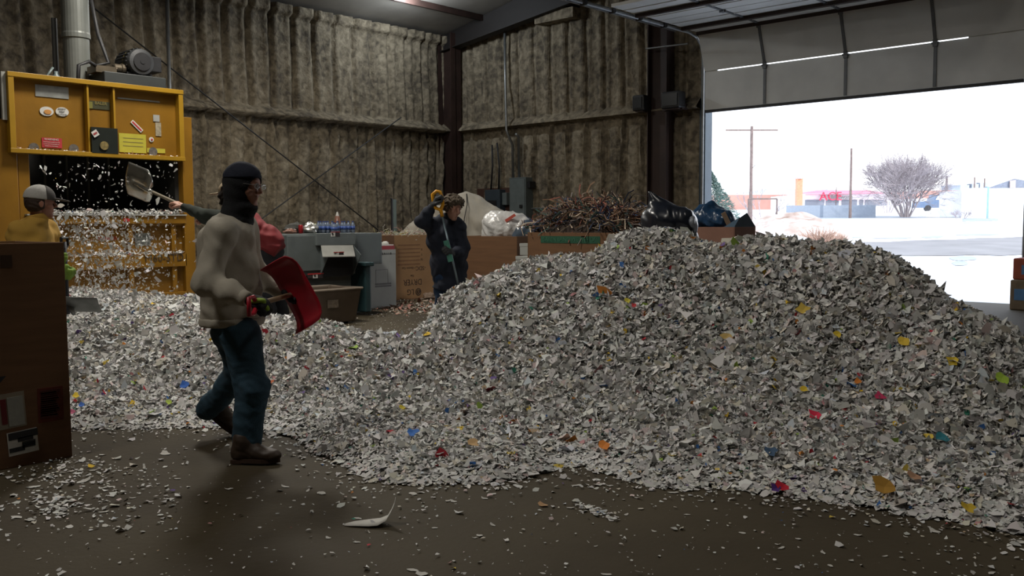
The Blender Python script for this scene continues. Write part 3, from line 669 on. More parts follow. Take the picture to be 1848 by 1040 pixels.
# close the underside so the heap is solid: reuse only used vertices
used = np.unique(f); mp = -np.ones(len(v), int); mp[used] = np.arange(len(used)); v = v[used]; f = mp[f]; v[:, 2] = np.maximum(v[:, 2], .002)
def set_tint(o, cols):
    a = o.data.attributes.new('tint', 'FLOAT_COLOR', 'POINT'); a.data.foreach_set('color', np.concatenate([cols, np.ones((len(cols), 1))], 1).astype(np.float32).ravel())
heap_o = mesh_obj('shredded_paper_heap', v, f, M_paper, smooth=True, origin=(-4.5, 4.5, 0))
set_tint(heap_o, np.full((len(v), 3), .22))  # dark tint: shade of the gaps between flakes put into the base colour
tag(heap_o, 'huge heap of torn white shredded paper spread across the floor', 'paper heap', kind='stuff')
NS = 6
def flakes(pos, nrm, size, tint, asp=None, g=rng, curl=.5):
    n = len(pos); a = np.arange(NS)*2*math.pi/NS+g.uniform(0, .5, (n, NS)); rad = g.uniform(.45, 1.15, (n, NS))
    u = np.cross(nrm, g.normal(0, 1, (n, 3))); u /= np.linalg.norm(u, axis=1)[:, None]; w = np.cross(nrm, u)
    if asp is None: asp = g.uniform(.45, 1., n)
    cx = np.cos(a)*rad; cy = np.sin(a)*rad*asp[:, None]; k = g.normal(0, curl, n)[:, None]
    bz = k*(cx**2)+g.normal(0, .12, (n, NS))
    v = pos[:, None]+size[:, None, None]*(cx[..., None]*u[:, None]+cy[..., None]*w[:, None]+bz[..., None]*nrm[:, None])
    f = np.arange(n*NS).reshape(n, NS); return v.reshape(-1, 3), f, np.repeat(tint, NS, 0)
def tints(n, g=rng, colour=.022):
    b = g.normal(.67, .085, n).clip(.38, .84); t = np.stack([b, b*.995, b*.975], 1); t *= 1+g.normal(0, .018, (n, 3))
    k = g.random(n); m = k < .10; t[m] *= (1, .95, .84); m = (k > .10) & (k < .16); t[m] *= .62; m = (k > .16) & (k < .19); t[m] *= (.86, .94, 1.04)
    m = (k > .19) & (k < .215); t[m] *= (1, .82, .82)
    pal = np.array([(.75, .50, .04), (.80, .60, .10), (.72, .28, .06), (.60, .05, .07), (.05, .16, .45), (.06, .32, .22), (.75, .38, .40), (.35, .52, .10), (.60, .45, .30), (.16, .10, .30)])
    m = k > 1-colour; t[m] = pal[g.integers(0, len(pal), m.sum())]*g.uniform(.7, 1.05, (m.sum(), 1)); return t.clip(0, .85)
def smooth_norm(x, y, e=.05):
    hx = (heap(x+e, y)-heap(x-e, y))/(2*e); hy = (heap(x, y+e)-heap(x, y-e))/(2*e); n = np.stack([-hx, -hy, np.ones_like(hx)], -1); return n/np.linalg.norm(n, axis=1)[:, None]
# sample the heap surface by area
gxx, gyy = np.gradient(HH, .05); wgt = np.sqrt(1+gxx**2+gyy**2)*(HH > .004)
# fewer pieces on the far side nobody looks at
back = (gxx*F_[0]+gyy*F_[1] < -.5); wgt = np.where(back, wgt*.45, wgt); wgt = wgt*(1+.7*(dF < 6.2)); wgt /= wgt.sum()
N = 195000
ii = rng.choice(wgt.size, N, p=wgt.ravel()); x = X_.ravel()[ii]+rng.uniform(-.025, .025, N); y = Y_.ravel()[ii]+rng.uniform(-.025, .025, N)
h = heap(x, y); ok = h > .0; x, y, h = x[ok], y[ok], h[ok]; n = len(x); nr = smooth_norm(x, y)
sl = np.clip(h/.12, .15, 1)[:, None]
tilt = rng.normal(0, .75, (n, 3))*sl; nn = nr+tilt; nn[:, 2] = np.abs(nn[:, 2]); nn /= np.linalg.norm(nn, axis=1)[:, None]
sz = np.exp(rng.normal(math.log(.0220), .42, n)).clip(.009, .062); sz *= np.clip(.75+h, .75, 1.)
pos = np.stack([x, y, np.maximum(h, .0)], 1)+nr*(rng.uniform(-.012, .035, n)*sl[:, 0])[:, None]; pos[:, 2] = np.maximum(pos[:, 2], .006)
v, f, t = flakes(pos, nn, sz, tints(n)); v[:, 2] = np.maximum(v[:, 2], .003)
o = mesh_obj('heap_flakes', v, f, M_paper, heap_o); set_tint(o, t); tag(o, kind='stuff')
# fringe of loose paper thinning out from the toe of the heap
fr = []
for i in range(1300):
    k = rng.integers(0, len(edge)-2); a, b = G(*edge[k]), G(*edge[k+1]) if k+1 < 22 else G(*edge[k]); t_ = rng.random(); p = a+(b-a)*t_
    dist = rng.exponential(.11 if i % 3 else .32); q = p-F_*dist+R_*rng.normal(0, .1); fr.append(q)
for i in range(330):   # streak of scraps at the bottom left
    p = G(rng.uniform(-40, 330), rng.uniform(835, 960)); fr.append(p)
for i in range(260):
    p = G(120+rng.normal(0, 60), 845+rng.normal(0, 22)); fr.append(p)
for i in range(130):
    p = G(rng.normal(105, 35), rng.normal(915, 12)); fr.append(p)
for i in range(90):
    t_ = rng.random(); p = G(1040+70*t_+rng.normal(0, 7), 912+26*t_+rng.normal(0, 4)); fr.append(p)
nfr_ = len(fr)
for i in range(620):  # specks over the bare floor
    fr.append(G(rng.uniform(-30, 1880), rng.uniform(860, 1070)))
for i in range(900):  # clear floor between heap and machines
    fr.append(G(rng.uniform(590, 830), 545+55*rng.random()**.8))
small_ = np.arange(len(fr)) >= nfr_; fr = np.array(fr); kp = (fr[:, 0] > -12.5); fr = fr[kp]; small_ = small_[kp]; n = len(fr); fr[:, 2] = rng.uniform(.004, .012, n)
nn = np.stack([rng.normal(0, .16, n), rng.normal(0, .16, n), np.ones(n)], 1); nn /= np.linalg.norm(nn, axis=1)[:, None]
sz = np.exp(rng.normal(math.log(.0105), .5, n)).clip(.003, .035)*np.where(small_, .55, 1)
# pieces on the open floor are mostly tiny specks
v, f, t = flakes(fr, nn, sz, tints(n, colour=.015), curl=.25); v[:, 2] = np.maximum(v[:, 2], .002)
o = mesh_obj('paper_crumbs', v, f, M_paper); set_tint(o, t); tag(o, 'scattering of tiny paper crumbs on the bare concrete around the heap', 'paper crumbs', kind='stuff')
# scraps on the bare foreground floor, one object each
def scrap_mesh(seed, size=1., col=(.62, .60, .55), bend=.5, n=9, asp=.55):
    g = np.random.default_rng(seed); a = np.arange(n)*2*math.pi/n; r = g.uniform(.55, 1.15, n); x = np.cos(a)*r; y = np.sin(a)*r*asp
    pts = [(0, 0, 0)]+[(x[i], y[i], bend*max(0, x[i]-.1)**2+g.uniform(0, .08)) for i in range(n)]
    f = [(0, i+1, (i+1) % n+1) for i in range(n)]; return np.array(pts)*size, f
M_scrap = mat('scrap_white', (.60, .585, .545), .85, var=.06, scale=30)
protos = []
for k in range(6):
    v, f = scrap_mesh(100+k, 1., bend=(.1, .3, .6, .0, .45, .8)[k], asp=(.5, .7, .4, .8, .6, .35)[k]); me = bpy.data.meshes.new('paper_scrap'); me.from_pydata((v+V(0, 0, .05)).tolist(), [], f); me.materials.append(M_scrap)
    sol = None; protos.append(me)
spots = [(187, 925, 9), (298, 820, 12), (413, 884, 9), (580, 891, 12), (555, 887, 6), (618, 893, 6), (646, 937, 8), (632, 856, 10), (634, 866, 7), (745, 892, 11), (759, 882, 8), (687, 888, 6), (810, 905, 7), (818, 906, 7), (874, 901, 8), (887, 893, 9), (722, 935, 4), (666, 962, 5), (644, 980, 7), (592, 972, 6), (594, 954, 4), (784, 954, 6), (889, 949, 7), (922, 954, 3), (940, 963, 4), (866, 968, 8), (857, 972, 6), (768, 972, 4), (820, 1014, 6), (889, 1019, 3), (745, 1031, 12), (762, 1038, 15), (1020, 1026, 6), (980, 1036, 6), (1075, 987, 4), (1062, 980, 4), (1094, 1038, 10), (1005, 978, 3), (1030, 918, 9), (1043, 912, 6), (1070, 946, 4), (995, 900, 5), (1040, 877, 9), (1080, 876, 10), (1100, 878, 8), (1340, 963, 7), (1363, 959, 5), (1403, 984, 8), (1410, 990, 8), (1441, 974, 6), (1485, 999, 8), (1498, 1022, 7), (1548, 967, 8), (1555, 1022, 8), (1597, 1005, 6), (1686, 960, 11), (1634, 970, 5), (1693, 1001, 5), (1793, 1010, 6), (1760, 1022, 7), (1790, 1036, 10), (1840, 980, 14), (1765, 968, 6), (1650, 1035, 6), (1405, 1028, 5), (1450, 1024, 5), (1240, 930, 6), (1180, 960, 5), (1265, 905, 7), (1305, 990, 5), (1190, 1005, 6), (1150, 900, 9), (1215, 890, 10), (1130, 930, 5), (90, 860, 14), (60, 880, 12), (150, 870, 14), (170, 850, 12), (110, 845, 15), (25, 895, 10), (80, 900, 8), (130, 905, 9), (100, 915, 14), (120, 918, 12), (30, 935, 12), (55, 940, 9), (210, 885, 7), (190, 950, 9), (240, 900, 6), (260, 845, 8), (320, 865, 7), (340, 880, 5), (200, 880, 9), (15, 965, 5), (300, 960, 4), (420, 940, 5), (480, 990, 4), (380, 1010, 5), (530, 1020, 6), (450, 900, 6), (515, 880, 8), (160, 990, 5), (70, 1010, 5)]
for i, (px, py, s_) in enumerate(spots):
    o = bpy.data.objects.new('paper_scrap', protos[i % 6]); C.objects.link(o); p = G(px, py); sc_ = s_*p.dot(F_)/FPX*1.05
    o.location = (p[0], p[1], -.035*sc_+.002); o.scale = (sc_, sc_, sc_); o.rotation_euler = (0, 0, random.uniform(0, 6.28))
    tag(o, 'small torn white paper scrap lying on the bare concrete floor', 'paper scrap', 'white scraps on the bare floor')
# the curled scrap in the foreground
p = G(672, 948); pts = []
prof = [(-.125, .012, .000), (-.09, .028, .004), (-.05, .036, .006), (-.01, .045, .008), (.03, .046, .012), (.065, .034, .030), (.085, .022, .065), (.10, .010, .10), (.105, .001, .125)]
pts = []
for (u, w, z) in prof: pts += [p+R_*u+F_*w*1.2+V(0, 0, z), p+R_*u-F_*w+V(0, 0, z*.9)]
f = [(2*i, 2*i+1, 2*i+3, 2*i+2) for i in range(len(prof)-1)]
o = mesh_obj('paper_scrap', np.array(pts)+V(0, 0, .003), f, M_scrap, smooth=True); sm = o.modifiers.new('thickness', 'SOLIDIFY'); sm.thickness = .0015
tag(o, 'large curled white paper scrap with one pointed end sticking up, alone in the foreground', 'paper scrap')
def one_scrap(px, py, size, col, lab, name='coloured_scrap', seed=1, onheap=True, bend=.3):
    m = mat('tint_'+name+str(px), col, .8, var=.08, scale=20); v, f = scrap_mesh(seed, size, bend=bend, asp=.8)
    if onheap:   # walk the sight line until it meets the heap
        r = ray(px, py); r = r/r.dot(F_); ds_ = np.arange(4.0, 9.5, .02); q = np.array([0, 0, CAMH])+r*ds_[:, None]; hh_ = heap(q[:, 0], q[:, 1]); k = np.argmax(q[:, 2] < hh_+.03)
        if q[k, 2] >= hh_[k]+.03: k = len(ds_)-1
        c = q[k]; nr_ = smooth_norm(np.array([c[0]]), np.array([c[1]]))[0]; nn_ = unit(nr_-F_*.35+R_*random.uniform(-.2, .2)); c = np.array([c[0], c[1], float(heap(np.array([c[0]]), np.array([c[1]]))[0])])+nr_*.045
    else: c = G(px, py); nn_ = UP; c[2] = .006
    u = unit(np.cross(nn_, V(.3, .9, .2))); w = np.cross(nn_, u); v = c+v[:, :1]*u+v[:, 1:2]*w+v[:, 2:]*nn_
    if not onheap: v[:, 2] = np.maximum(v[:, 2], .004)
    o = mesh_obj(name, v, f, m); o.modifiers.new('thickness', 'SOLIDIFY').thickness = .0015
    return tag(o, lab, 'paper scrap')
one_scrap(981, 914, .032, (.50, .30, .15), 'tan star-shaped scrap lying alone on the bare floor', onheap=False, seed=5)
for (px, py, s_, col, lab) in ((1470, 756, .045, (.85, .03, .09), 'bright red scrap on the front face of the heap'), (1414, 885, .04, (.75, .02, .05), 'red scrap at the front foot of the heap'), (1402, 886, .03, (.10, .03, .25), 'dark purple scrap beside the red one at the foot of the heap'),
    (1391, 821, .045, (.06, .12, .22), 'dark blue folded scrap low on the heap'), (1590, 720, .04, (.60, .03, .12), 'magenta scrap on the right shoulder of the heap'), (1636, 621, .045, (.80, .55, .05), 'yellow scrap high on the right shoulder of the heap'), (1725, 658, .04, (.85, .62, .05), 'bright yellow scrap on the right slope of the heap'),
    (1806, 684, .045, (.50, .75, .08), 'lime green scrap at the far right of the heap'), (1596, 885, .07, (.45, .24, .03), 'big brown mustard scrap low on the right of the heap'), (1652, 868, .04, (.55, .32, .20), 'peach scrap low on the right of the heap'), (1548, 693, .03, (.80, .25, .03), 'small upright orange scrap on the middle of the heap'),
    (1315, 612, .05, (.60, .42, .14), 'pale orange scrap on the crown of the heap'), (1455, 560, .06, (.70, .50, .08), 'wide yellow scrap near the crest of the heap'), (1512, 606, .03, (.85, .62, .04), 'small yellow scrap near the crest of the heap'), (1450, 707, .03, (.85, .60, .04), 'small yellow scrap on the middle face of the heap'),
    (1092, 808, .045, (.75, .24, .03), 'orange scrap at the lower left of the main heap'), (745, 786, .05, (.03, .16, .55), 'bright blue scrap in the thin paper at the front'), (727, 741, .028, (.80, .65, .05), 'yellow scrap above the blue one in the thin paper'), (335, 699, .045, (.02, .12, .50), 'blue scrap on the left heap behind the walking man'),
    (490, 694, .035, (.60, .15, .05), 'rust orange scrap right of the walking man'), (138, 719, .03, (.85, .62, .04), 'yellow scrap by the tall carton on the left'), (148, 735, .025, (.04, .14, .55), 'small blue scrap by the tall carton on the left'), (132, 749, .03, (.80, .20, .35), 'pink scrap at the foot of the left heap'),
    (305, 730, .03, (.45, .60, .08), 'green-yellow scrap on the left heap'), (855, 806, .04, (.65, .42, .20), 'tan scrap in the thin paper right of the blue one'), (1700, 795, .045, (.03, .25, .32), 'teal scrap on the lower right of the heap'), (1748, 925, .04, (.75, .52, .04), 'mustard scrap at the right foot of the heap'), (1146, 553, .022, (.65, .05, .06), 'tiny red scrap below the left crest of the heap'), (1135, 545, .03, (.80, .70, .08), 'yellow scrap below the left crest of the heap')):
    one_scrap(px, py, s_, col, lab, seed=px % 17+2)
# ================================================================== THE BALER
XF = -10.9
yl, yr = PX(33, 280, XF)[1], PX(325, 290, XF)[1]
def BZ(px, py, X=XF): return PX(px, py, X)[2]
zl1 = BZ(100, 389); zo = (BZ(33, 279)+BZ(325, 290))/2; zt1 = (BZ(13, 132)+BZ(305, 165))/2
e = empty('vertical_baler', (XF-.7, (yl+yr)/2, 0), 'big yellow vertical baler full of stickers standing against the foam wall', 'baler'); bal = e
D = 1.35
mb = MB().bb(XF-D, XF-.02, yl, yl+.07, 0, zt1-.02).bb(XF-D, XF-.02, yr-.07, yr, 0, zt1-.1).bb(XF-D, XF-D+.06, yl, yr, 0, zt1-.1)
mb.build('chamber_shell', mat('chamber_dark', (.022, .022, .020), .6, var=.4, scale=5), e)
mb = MB()
for k in range(6):
    y = yl+.2+k*.27; mb.bb(XF-D+.06, XF-D+.10, y-.012, y+.012, zl1-.1, zo+.2)
mb.build('chamber_rib', mat('rib_grey', (.16, .16, .13), .6), e)
# outer frame
mb = MB().bb(XF-.05, XF+.06, yl-.03, yl+.09, 0, zt1).bb(XF-.05, XF+.10, yr-.02, yr+.12, 0, zo+.55).bb(XF-.05, XF+.07, yl, yr, zl1-.12, zl1-.02)
mb.build('outer_frame', M_yellow, e, bevel=.006)
# upper gate: recessed sheet with flanges and two stiffeners
g = empty('upper_gate', (XF, (yl+yr)/2, zo)); g.parent = e; g.location = WORG['upper_gate']-WORG[e.name]
gl, gr = yl-.13, yr-.02
mb = MB().bb(XF+.05, XF+.07, gl, gr, zo, zt1); mb.build('gate_sheet', M_yellow, g)
mb = MB().bb(XF+.05, XF+.172, gl-.004, gr+.004, zt1-.05, zt1+.004).bb(XF+.05, XF+.172, gl-.004, gr+.004, zo-.004, zo+.045).bb(XF+.05, XF+.166, gl, gl+.06, zo+.04, zt1-.04).bb(XF+.05, XF+.166, gr-.06, gr, zo+.04, zt1-.04)
s1, s2 = PX(157, 220, XF+.1)[1], PX(204, 220, XF+.1)[1]
mb.bb(XF+.05, XF+.15, s1-.012, s1+.012, zo+.04, zt1-.04).bb(XF+.05, XF+.15, s2-.012, s2+.012, zo+.04, zt1-.04)
mb.build('gate_flange', M_yellow2, g, bevel=.004)
MB().bb(XF+.08, XF+.12, gl-.05, gl-.005, zo+.35, zt1).build('guide_strip', M_greyl, g)
XS = XF+.075
def sticker(name, px0, py0, px1, py1, m, par=None, X=XS, th=.004):
    a, b = PX(px0, py0, X), PX(px1, py1, X); return MB().bb(X, X+th, a[1], b[1], b[2], a[2]).build(name, m, par or g)
def disc(name, px, py, ry, rz, m, par=None, X=XS, th=.006, n=20):
    c = PX(px, py, X); mb = MB(); pts = [c+V(0, ry*math.cos(2*math.pi*k/n), rz*math.sin(2*math.pi*k/n)) for k in range(n)]; mb.poly(pts, th, (1, 0, 0)); return mb.build(name, m, par or g)
M_lab = mat('scratched_plate', (.33, .34, .32), .4, .2, var=.25, scale=9)
sticker('name_plate', 63, 152, 124, 179, M_lab)
disc('round_sticker', 84, 201, .075, .052, M_white); c = PX(85, 201, XS+.01); disc('sticker_picture', 86, 202, .04, .026, mat('hot_dog_orange', (.55, .25, .06), .6), X=XS+.008)
disc('round_sticker', 112, 202, .072, .052, M_white)
for i, s_ in enumerate(('SAFETY', 'FIRST', 'ALWAYS')): text(s_, .026, PX(112, 197+5*i, XS+.012), 'X', M_ink, g)
st = sticker('red_warning_sign', 75, 248, 112, 268, mat('sign_dark_red', (.42, .03, .04), .6)); c = PX(93, 252, XS+.008)
text('WARNING', .032, c, 'X', M_white, g)
for i in range(3): text(('KEEP HANDS CLEAR OF RAM', 'LOCK OUT POWER BEFORE', 'SERVICE OR CLEANING')[i], .0135, PX(93, 257+3.5*i, XS+.008), 'X', M_white, g)
M_tabs = mat('grey_disc', (.12, .11, .10), .6, var=.4, scale=30)
for (px, py) in ((61, 267), (133, 269), (276, 274)): disc('vent_disc', px, py, .055, .055, M_tabs)
d_ = sticker('instruction_plate', 156, 181, 198, 199, mat('plate_dark', (.045, .045, .02), .5)); sticker('plate_logo', 158, 183, 167, 196, mat('plate_olive', (.16, .15, .03), .5), X=XS+.006)
text('BALER', .05, PX(182, 187, XS+.01), 'X', mat('dim_gold', (.22, .18, .05), .6), g)
cb_ = sticker('control_box', 158, 230, 207, 279, mat('control_box_dark', (.02, .024, .02), .35), th=.10)
c = PX(172, 241, XS+.115); B = Matrix.Rotation(.6, 3, 'X')
MB().box(c, (.004, .07, .07), np.array(B)).build('diamond_sticker', M_white, g); text('888', .035, c+V(.004, 0, 0), 'X', mat('sticker_red', (.45, .03, .03), .6), g, rot=.6)
disc('dial', 188, 263, .05, .05, mat('dial_gold', (.20, .15, .05), .6, var=.5, scale=25), X=XS+.11)
sticker('tape_strip', 212, 178, 288, 183, M_lab)
sticker('long_label', 214, 240, 264, 277, mat('sign_yellow', (.46, .41, .04), .6, var=.08, scale=8)); sticker('long_label', 265, 267, 298, 277, mat('sign_yellow', None))
for i in range(3): MB().bb(XS+.005, XS+.006, PX(222, 250+7*i, XS)[1], PX(258, 250+7*i, XS)[1], PX(240, 250+7*i, XS)[2]-.004, PX(240, 250+7*i, XS)[2]+.004).build('print_line', mat('dim_gold', None), g)
disc('small_round_sticker', 273, 252, .03, .03, M_white); disc('sticker_dot', 274, 252, .012, .012, mat('sticker_red', None), X=XS+.007)
c = PX(247, 228, XS+.005); MB().box(c, (.004, .17, .045), np.array(Matrix.Rotation(-.75, 3, 'X'))).build('strip_sticker', M_white, g); MB().box(c+V(.003, 0, 0), (.004, .15, .018), np.array(Matrix.Rotation(-.75, 3, 'X'))).build('sticker_band', mat('sticker_red', None), g)
sticker('peeled_label', 276, 207, 288, 220, M_greyl); sticker('worn_label', 280, 221, 291, 246, mat('worn_paper', (.30, .26, .18), .8, var=.5, scale=25))
# top: tank, pump and motor, cylinder
X2 = XF-.15; a, b = PX(181, 140, X2), PX(303, 163, X2)
zt0 = zt1-.08
MB().bb(X2-.75, X2, a[1]+.05, b[1]-.02, zt0, b[2]+.13+.02).build('oil_tank', mat('tank_dark', (.035, .04, .04), .5), e, bevel=.01)
zk = b[2]+.15; c = PX(210, 155, X2+.005); MB().bb(X2, X2+.004, c[1], c[1]+.12, c[2]-.03, c[2]+.04).build('tank_label', mat('dim_gold', None), e)
mc = PX(257, 117, X2-.02); mc[2] = zk+.17
mo = MB(); mo.lathe(mc, V(-1, 0, 0), [(0, .10), (.012, .155), (.05, .165), (.40, .165), (.46, .14), (.50, .06)], 28)
for k in range(22):
    an = 2*math.pi*k/22; dd = V(0, math.cos(an), math.sin(an)); mo.beam(mc+dd*.168+V(-.07, 0, 0), mc+dd*.168+V(-.38, 0, 0), .014, .016, side=np.cross(dd, V(1, 0, 0)))
mo.build('electric_motor', mat('motor_dark', (.04, .042, .045), .45, var=.2), e, smooth=False)
MB().lathe(mc+V(.002, 0, 0), V(1, 0, 0), [(0, .11), (.01, .11), (.012, .03), (.02, .03)], 24).build('fan_cover', M_black, e)
MB().lathe(mc+V(-.2, 0, 0), V(1, 0, 0), [(0, .1665), (.03, .1705), (.031, .17)], 24).build('brass_band', mat('dim_gold', None), e)
MB().bb(mc[0]-.35, mc[0]-.1, mc[1]+.15, mc[1]+.30, mc[2]-.09, mc[2]+.1).build('terminal_box', M_black, e, bevel=.01)
MB().bb(mc[0]-.38, mc[0]-.08, mc[1]-.16, mc[1]+.16, zk-.01, zk+.04).build('motor_foot', M_black, e)
MB().lathe(mc+V(-.15, -.30, -.09), V(0, 1, 0), [(0, .03), (.01, .05), (.09, .05), (.10, .06), (.14, .06)], 16).lathe(mc+V(-.1, -.40, -.11), V(0, 1, 0), [(0, .02), (.12, .022)], 12).bb(mc[0]-.3, mc[0]-.05, mc[1]-.55, mc[1]-.3, zk-.01, zk+.07).build('hydraulic_pump', mat('pump_metal', (.17, .14, .10), .4, .6, var=.3), e, smooth=False)
cc = PX(138, 90, XF-.65); MB().lathe(V(cc[0], cc[1], zt0-.1), UP, [(0, .15), (zk-zt0+.52, .15), (zk-zt0+.53, .165), (zk-zt0+.58, .165), (zk-zt0+.60, .16), (2.0, .16), (2.02, .05)], 28).build('hydraulic_cylinder', mat('cylinder_grey', (.17, .18, .165), .45, .2, var=.1), e, smooth=False)
c2 = PX(100, 100, XF-.9); MB().cyl(V(c2[0], c2[1], zt0-.3), V(c2[0], c2[1], zt0+.95), .035, n=10).build('standpipe', mat('pipe_dark', (.08, .085, .085), .5), e)
MB().tube([V(cc[0]+.1, cc[1]+.13, zk+1.1), V(cc[0]+.15, cc[1]+.2, zk+.5), V(cc[0]+.2, cc[1]+.3, zk+.15), V(mc[0]-.2, mc[1]-.5, zk+.08)], .022, 8).tube([V(mc[0]-.1, mc[1]-.5, zk+.05), V(mc[0], mc[1]-.65, zk+.09), V(mc[0]+.02, mc[1]-.78, zk+.03), V(mc[0], mc[1]-.8, zt0-.1)], .022, 8).build('hydraulic_hose', M_black, e, smooth=True)
c3 = PX(101, 133, XF-.1); MB().lathe(V(c3[0], c3[1], zt0-.02), UP, [(0, .045), (.14, .045), (.17, .02), (.2, .02)], 12).tube([V(c3[0], c3[1]-.08, zt0), V(c3[0], c3[1]-.10, zt0+.12), V(c3[0], c3[1]-.03, zt0+.22)], .014, 6).build('lubricator', mat('pale_teal', (.14, .18, .18), .4), e, smooth=True)
MB().bb(XF-.5, XF-.05, yl, yr-.03, zt0-.06, zt0).build('top_plate', M_yellow, e)
# lower door
zs2 = BZ(240, 460); mb = MB().bb(XF-.03, XF+.02, yl+.09, yr-.02, .15, zl1-.1); mb.build('lower_door', mat('machine_yellow_worn', (.24, .115, .010), .5, var=.2, scale=2), e)
ld = MB().bb(XF, XF+.11, yl+.05, yr, zl1-.10, zl1-.0).bb(XF, XF+.10, yl+.1, yr, zs2-.16, zs2).bb(XF, XF+.10, yl+.1, yr, .35, .5)
for px in (308, 230): yq = PX(px, 420, XF)[1]; ld.bb(XF, XF+.08, yq-.03, yq+.03, .3, zl1-.05)
ld.build('door_beam', M_yellow, e, bevel=.005)
text('M60-STD', .13, PX(297, 466, XF+.105), 'X', mat('faded_black', (.05, .035, .02), .7), e, ext=.001)
sticker('danger_label', 184, 427, 205, 434, M_white, e, X=XF+.021); text('DANGER', .055, PX(194.5, 430.5, XF+.028), 'X', mat('sticker_red', None), e)
sticker('data_plate', 243, 421, 272, 443, mat('plate_pale', (.26, .27, .24), .5), e, X=XF+.022)
for i, s_ in enumerate(('CAUTION', 'READ MANUAL', 'BEFORE USE')): text(s_, .035, PX(257.5, 427+6*i, XF+.03), 'X', mat('plate_ink', (.07, .08, .09), .6), e)
sticker('red_label', 223, 394, 234, 400, mat('sticker_red', None), e, X=XF+.112); sticker('small_plate', 243, 393, 255, 400, mat('dim_gold', None), e, X=XF+.112)
ledge = MB().bb(XF+.0, XF+.13, yl+.02, yr, zl1-.0, zl1+.015); ledge.build('feed_ledge', M_greyl, e)
# left hand uprights and side cabinet
ya, yb = PX(-25, 300, XF)[1], PX(24, 300, XF)[1]
MB().bb(XF-.6, XF+.02, ya-.4, yb-.28, 0, BZ(10, 258)).build('side_cabinet', M_yellow2, e, bevel=.01)
MB().bb(XF-.5, XF+.08, yb-.25, yb+.02, 0, BZ(20, 217)).build('side_upright', M_yellow, e, bevel=.01)
MB().bb(XF-.9, XF-.4, ya-.4, yb-.15, BZ(10, 258), BZ(10, 192)).build('back_cabinet', mat('tan_sheet', (.20, .15, .08), .6), e)
c = PX(333, 380, XF-.1); MB().cyl(V(XF-.1, c[1], 0), V(XF-.1, c[1], BZ(331, 320)), .045, n=10).build('grey_post', mat('post_grey', (.07, .085, .085), .5), e)
# paper lying on the ledge, in the gate and falling into the heap
def drift(n, fn, size, lab=None, name='paper_drift', par=None, asp=None, flat=.5, g=rng):
    pos = np.array([fn() for _ in range(n)]); nn = np.stack([g.normal(0, flat, n), g.normal(0, flat, n), np.ones(n)], 1); nn /= np.linalg.norm(nn, axis=1)[:, None]
    v, f, t = flakes(pos, nn, np.exp(g.normal(math.log(size), .35, n)), tints(n, colour=.01), asp); o = mesh_obj(name, v, f, M_paper, par); set_tint(o, t)
    tag(o, lab, 'paper' if lab else None, kind='stuff'); return o
U_ = rng.uniform
drift(1500, lambda: V(U_(XF-.35, XF+.12), U_(yl+.1, yr), zl1+.02+abs(rng.normal(0, .022))), .017, 'layer of torn paper lying on the feed ledge of the baler', 'ledge_paper')
drift(500, lambda: V(XF+.05+U_(0, .06), U_(yl+.15, yr-.03), zs2+.005+abs(rng.normal(0, .02))), .016, 'torn paper caught on the lower beam of the baler door', 'beam_paper')
drift(160, lambda: V(XF+.09+U_(0, .06), gl+.08+(gr-gl-.15)*rng.beta(1.2, 1.4), zo+.05+abs(rng.normal(0, .004))), .010, 'line of paper crumbs on the bottom flange of the upper gate', 'flange_paper')
def fallpos():
    if rng.random() < .86:
        px = rng.normal(190, 55); py = rng.uniform(385, 540); 
    else: px = rng.uniform(70, 320); py = rng.uniform(292, 470)
    return P(px, py, rng.uniform(9.4, 10.15))
n = 2600; pos = np.array([fallpos() for _ in range(n)]); pos = pos[pos[:, 0] > XF+.15]; n = len(pos)
nn = np.stack([rng.normal(0, 1, n), rng.normal(0, 1, n), rng.normal(0, .35, n)], 1); nn /= np.linalg.norm(nn, axis=1)[:, None]
v, f, t = flakes(pos, nn, np.exp(rng.normal(math.log(.017), .45, n)), tints(n, colour=.005), rng.uniform(.25, .7, n)); o = mesh_obj('falling_paper', v, f, M_paper); set_tint(o, t)
tag(o, 'shower of torn paper falling in front of the yellow baler', 'falling paper', kind='stuff')
# ================================================================== CARTONS
def carton(name, lab, x0, x1, y0, y1, z1, m=M_card, z0=0., th=.012, cat='carton', fill=None, openf=True, name_m=None, inner=None):
    e = empty(name, ((x0+x1)/2, (y0+y1)/2, z0), lab, cat)
    mb = MB().bb(x0, x0+th, y0, y1, z0, z1).bb(x1-th, x1, y0, y1, z0, z1).bb(x0+th, x1-th, y0, y0+th, z0, z1).bb(x0+th, x1-th, y1-th, y1, z0, z1).bb(x0+th, x1-th, y0+th, y1-th, z0, z0+th)
    mb.build('body', m, e, bevel=.004)
    if not openf: MB().bb(x0+.001, x1-.001, y0+.001, y1-.001, z1-.004, z1+.008).build('lid', m, e)
    return e
def flap(e, a, b, out, L, ang, m=M_card):   # a flap hinged on edge a-b, swung by ang from vertical towards out
    a, b = np.asarray(a, float), np.asarray(b, float); d = unit(out)*math.sin(ang)*L+UP*math.cos(ang)*L; t_ = unit(b-a); n_ = np.cross(t_, unit(d)); return MB().poly([a, b, b+d-t_*.02, a+d+t_*.02], .008, n_).build('flap', m, e)
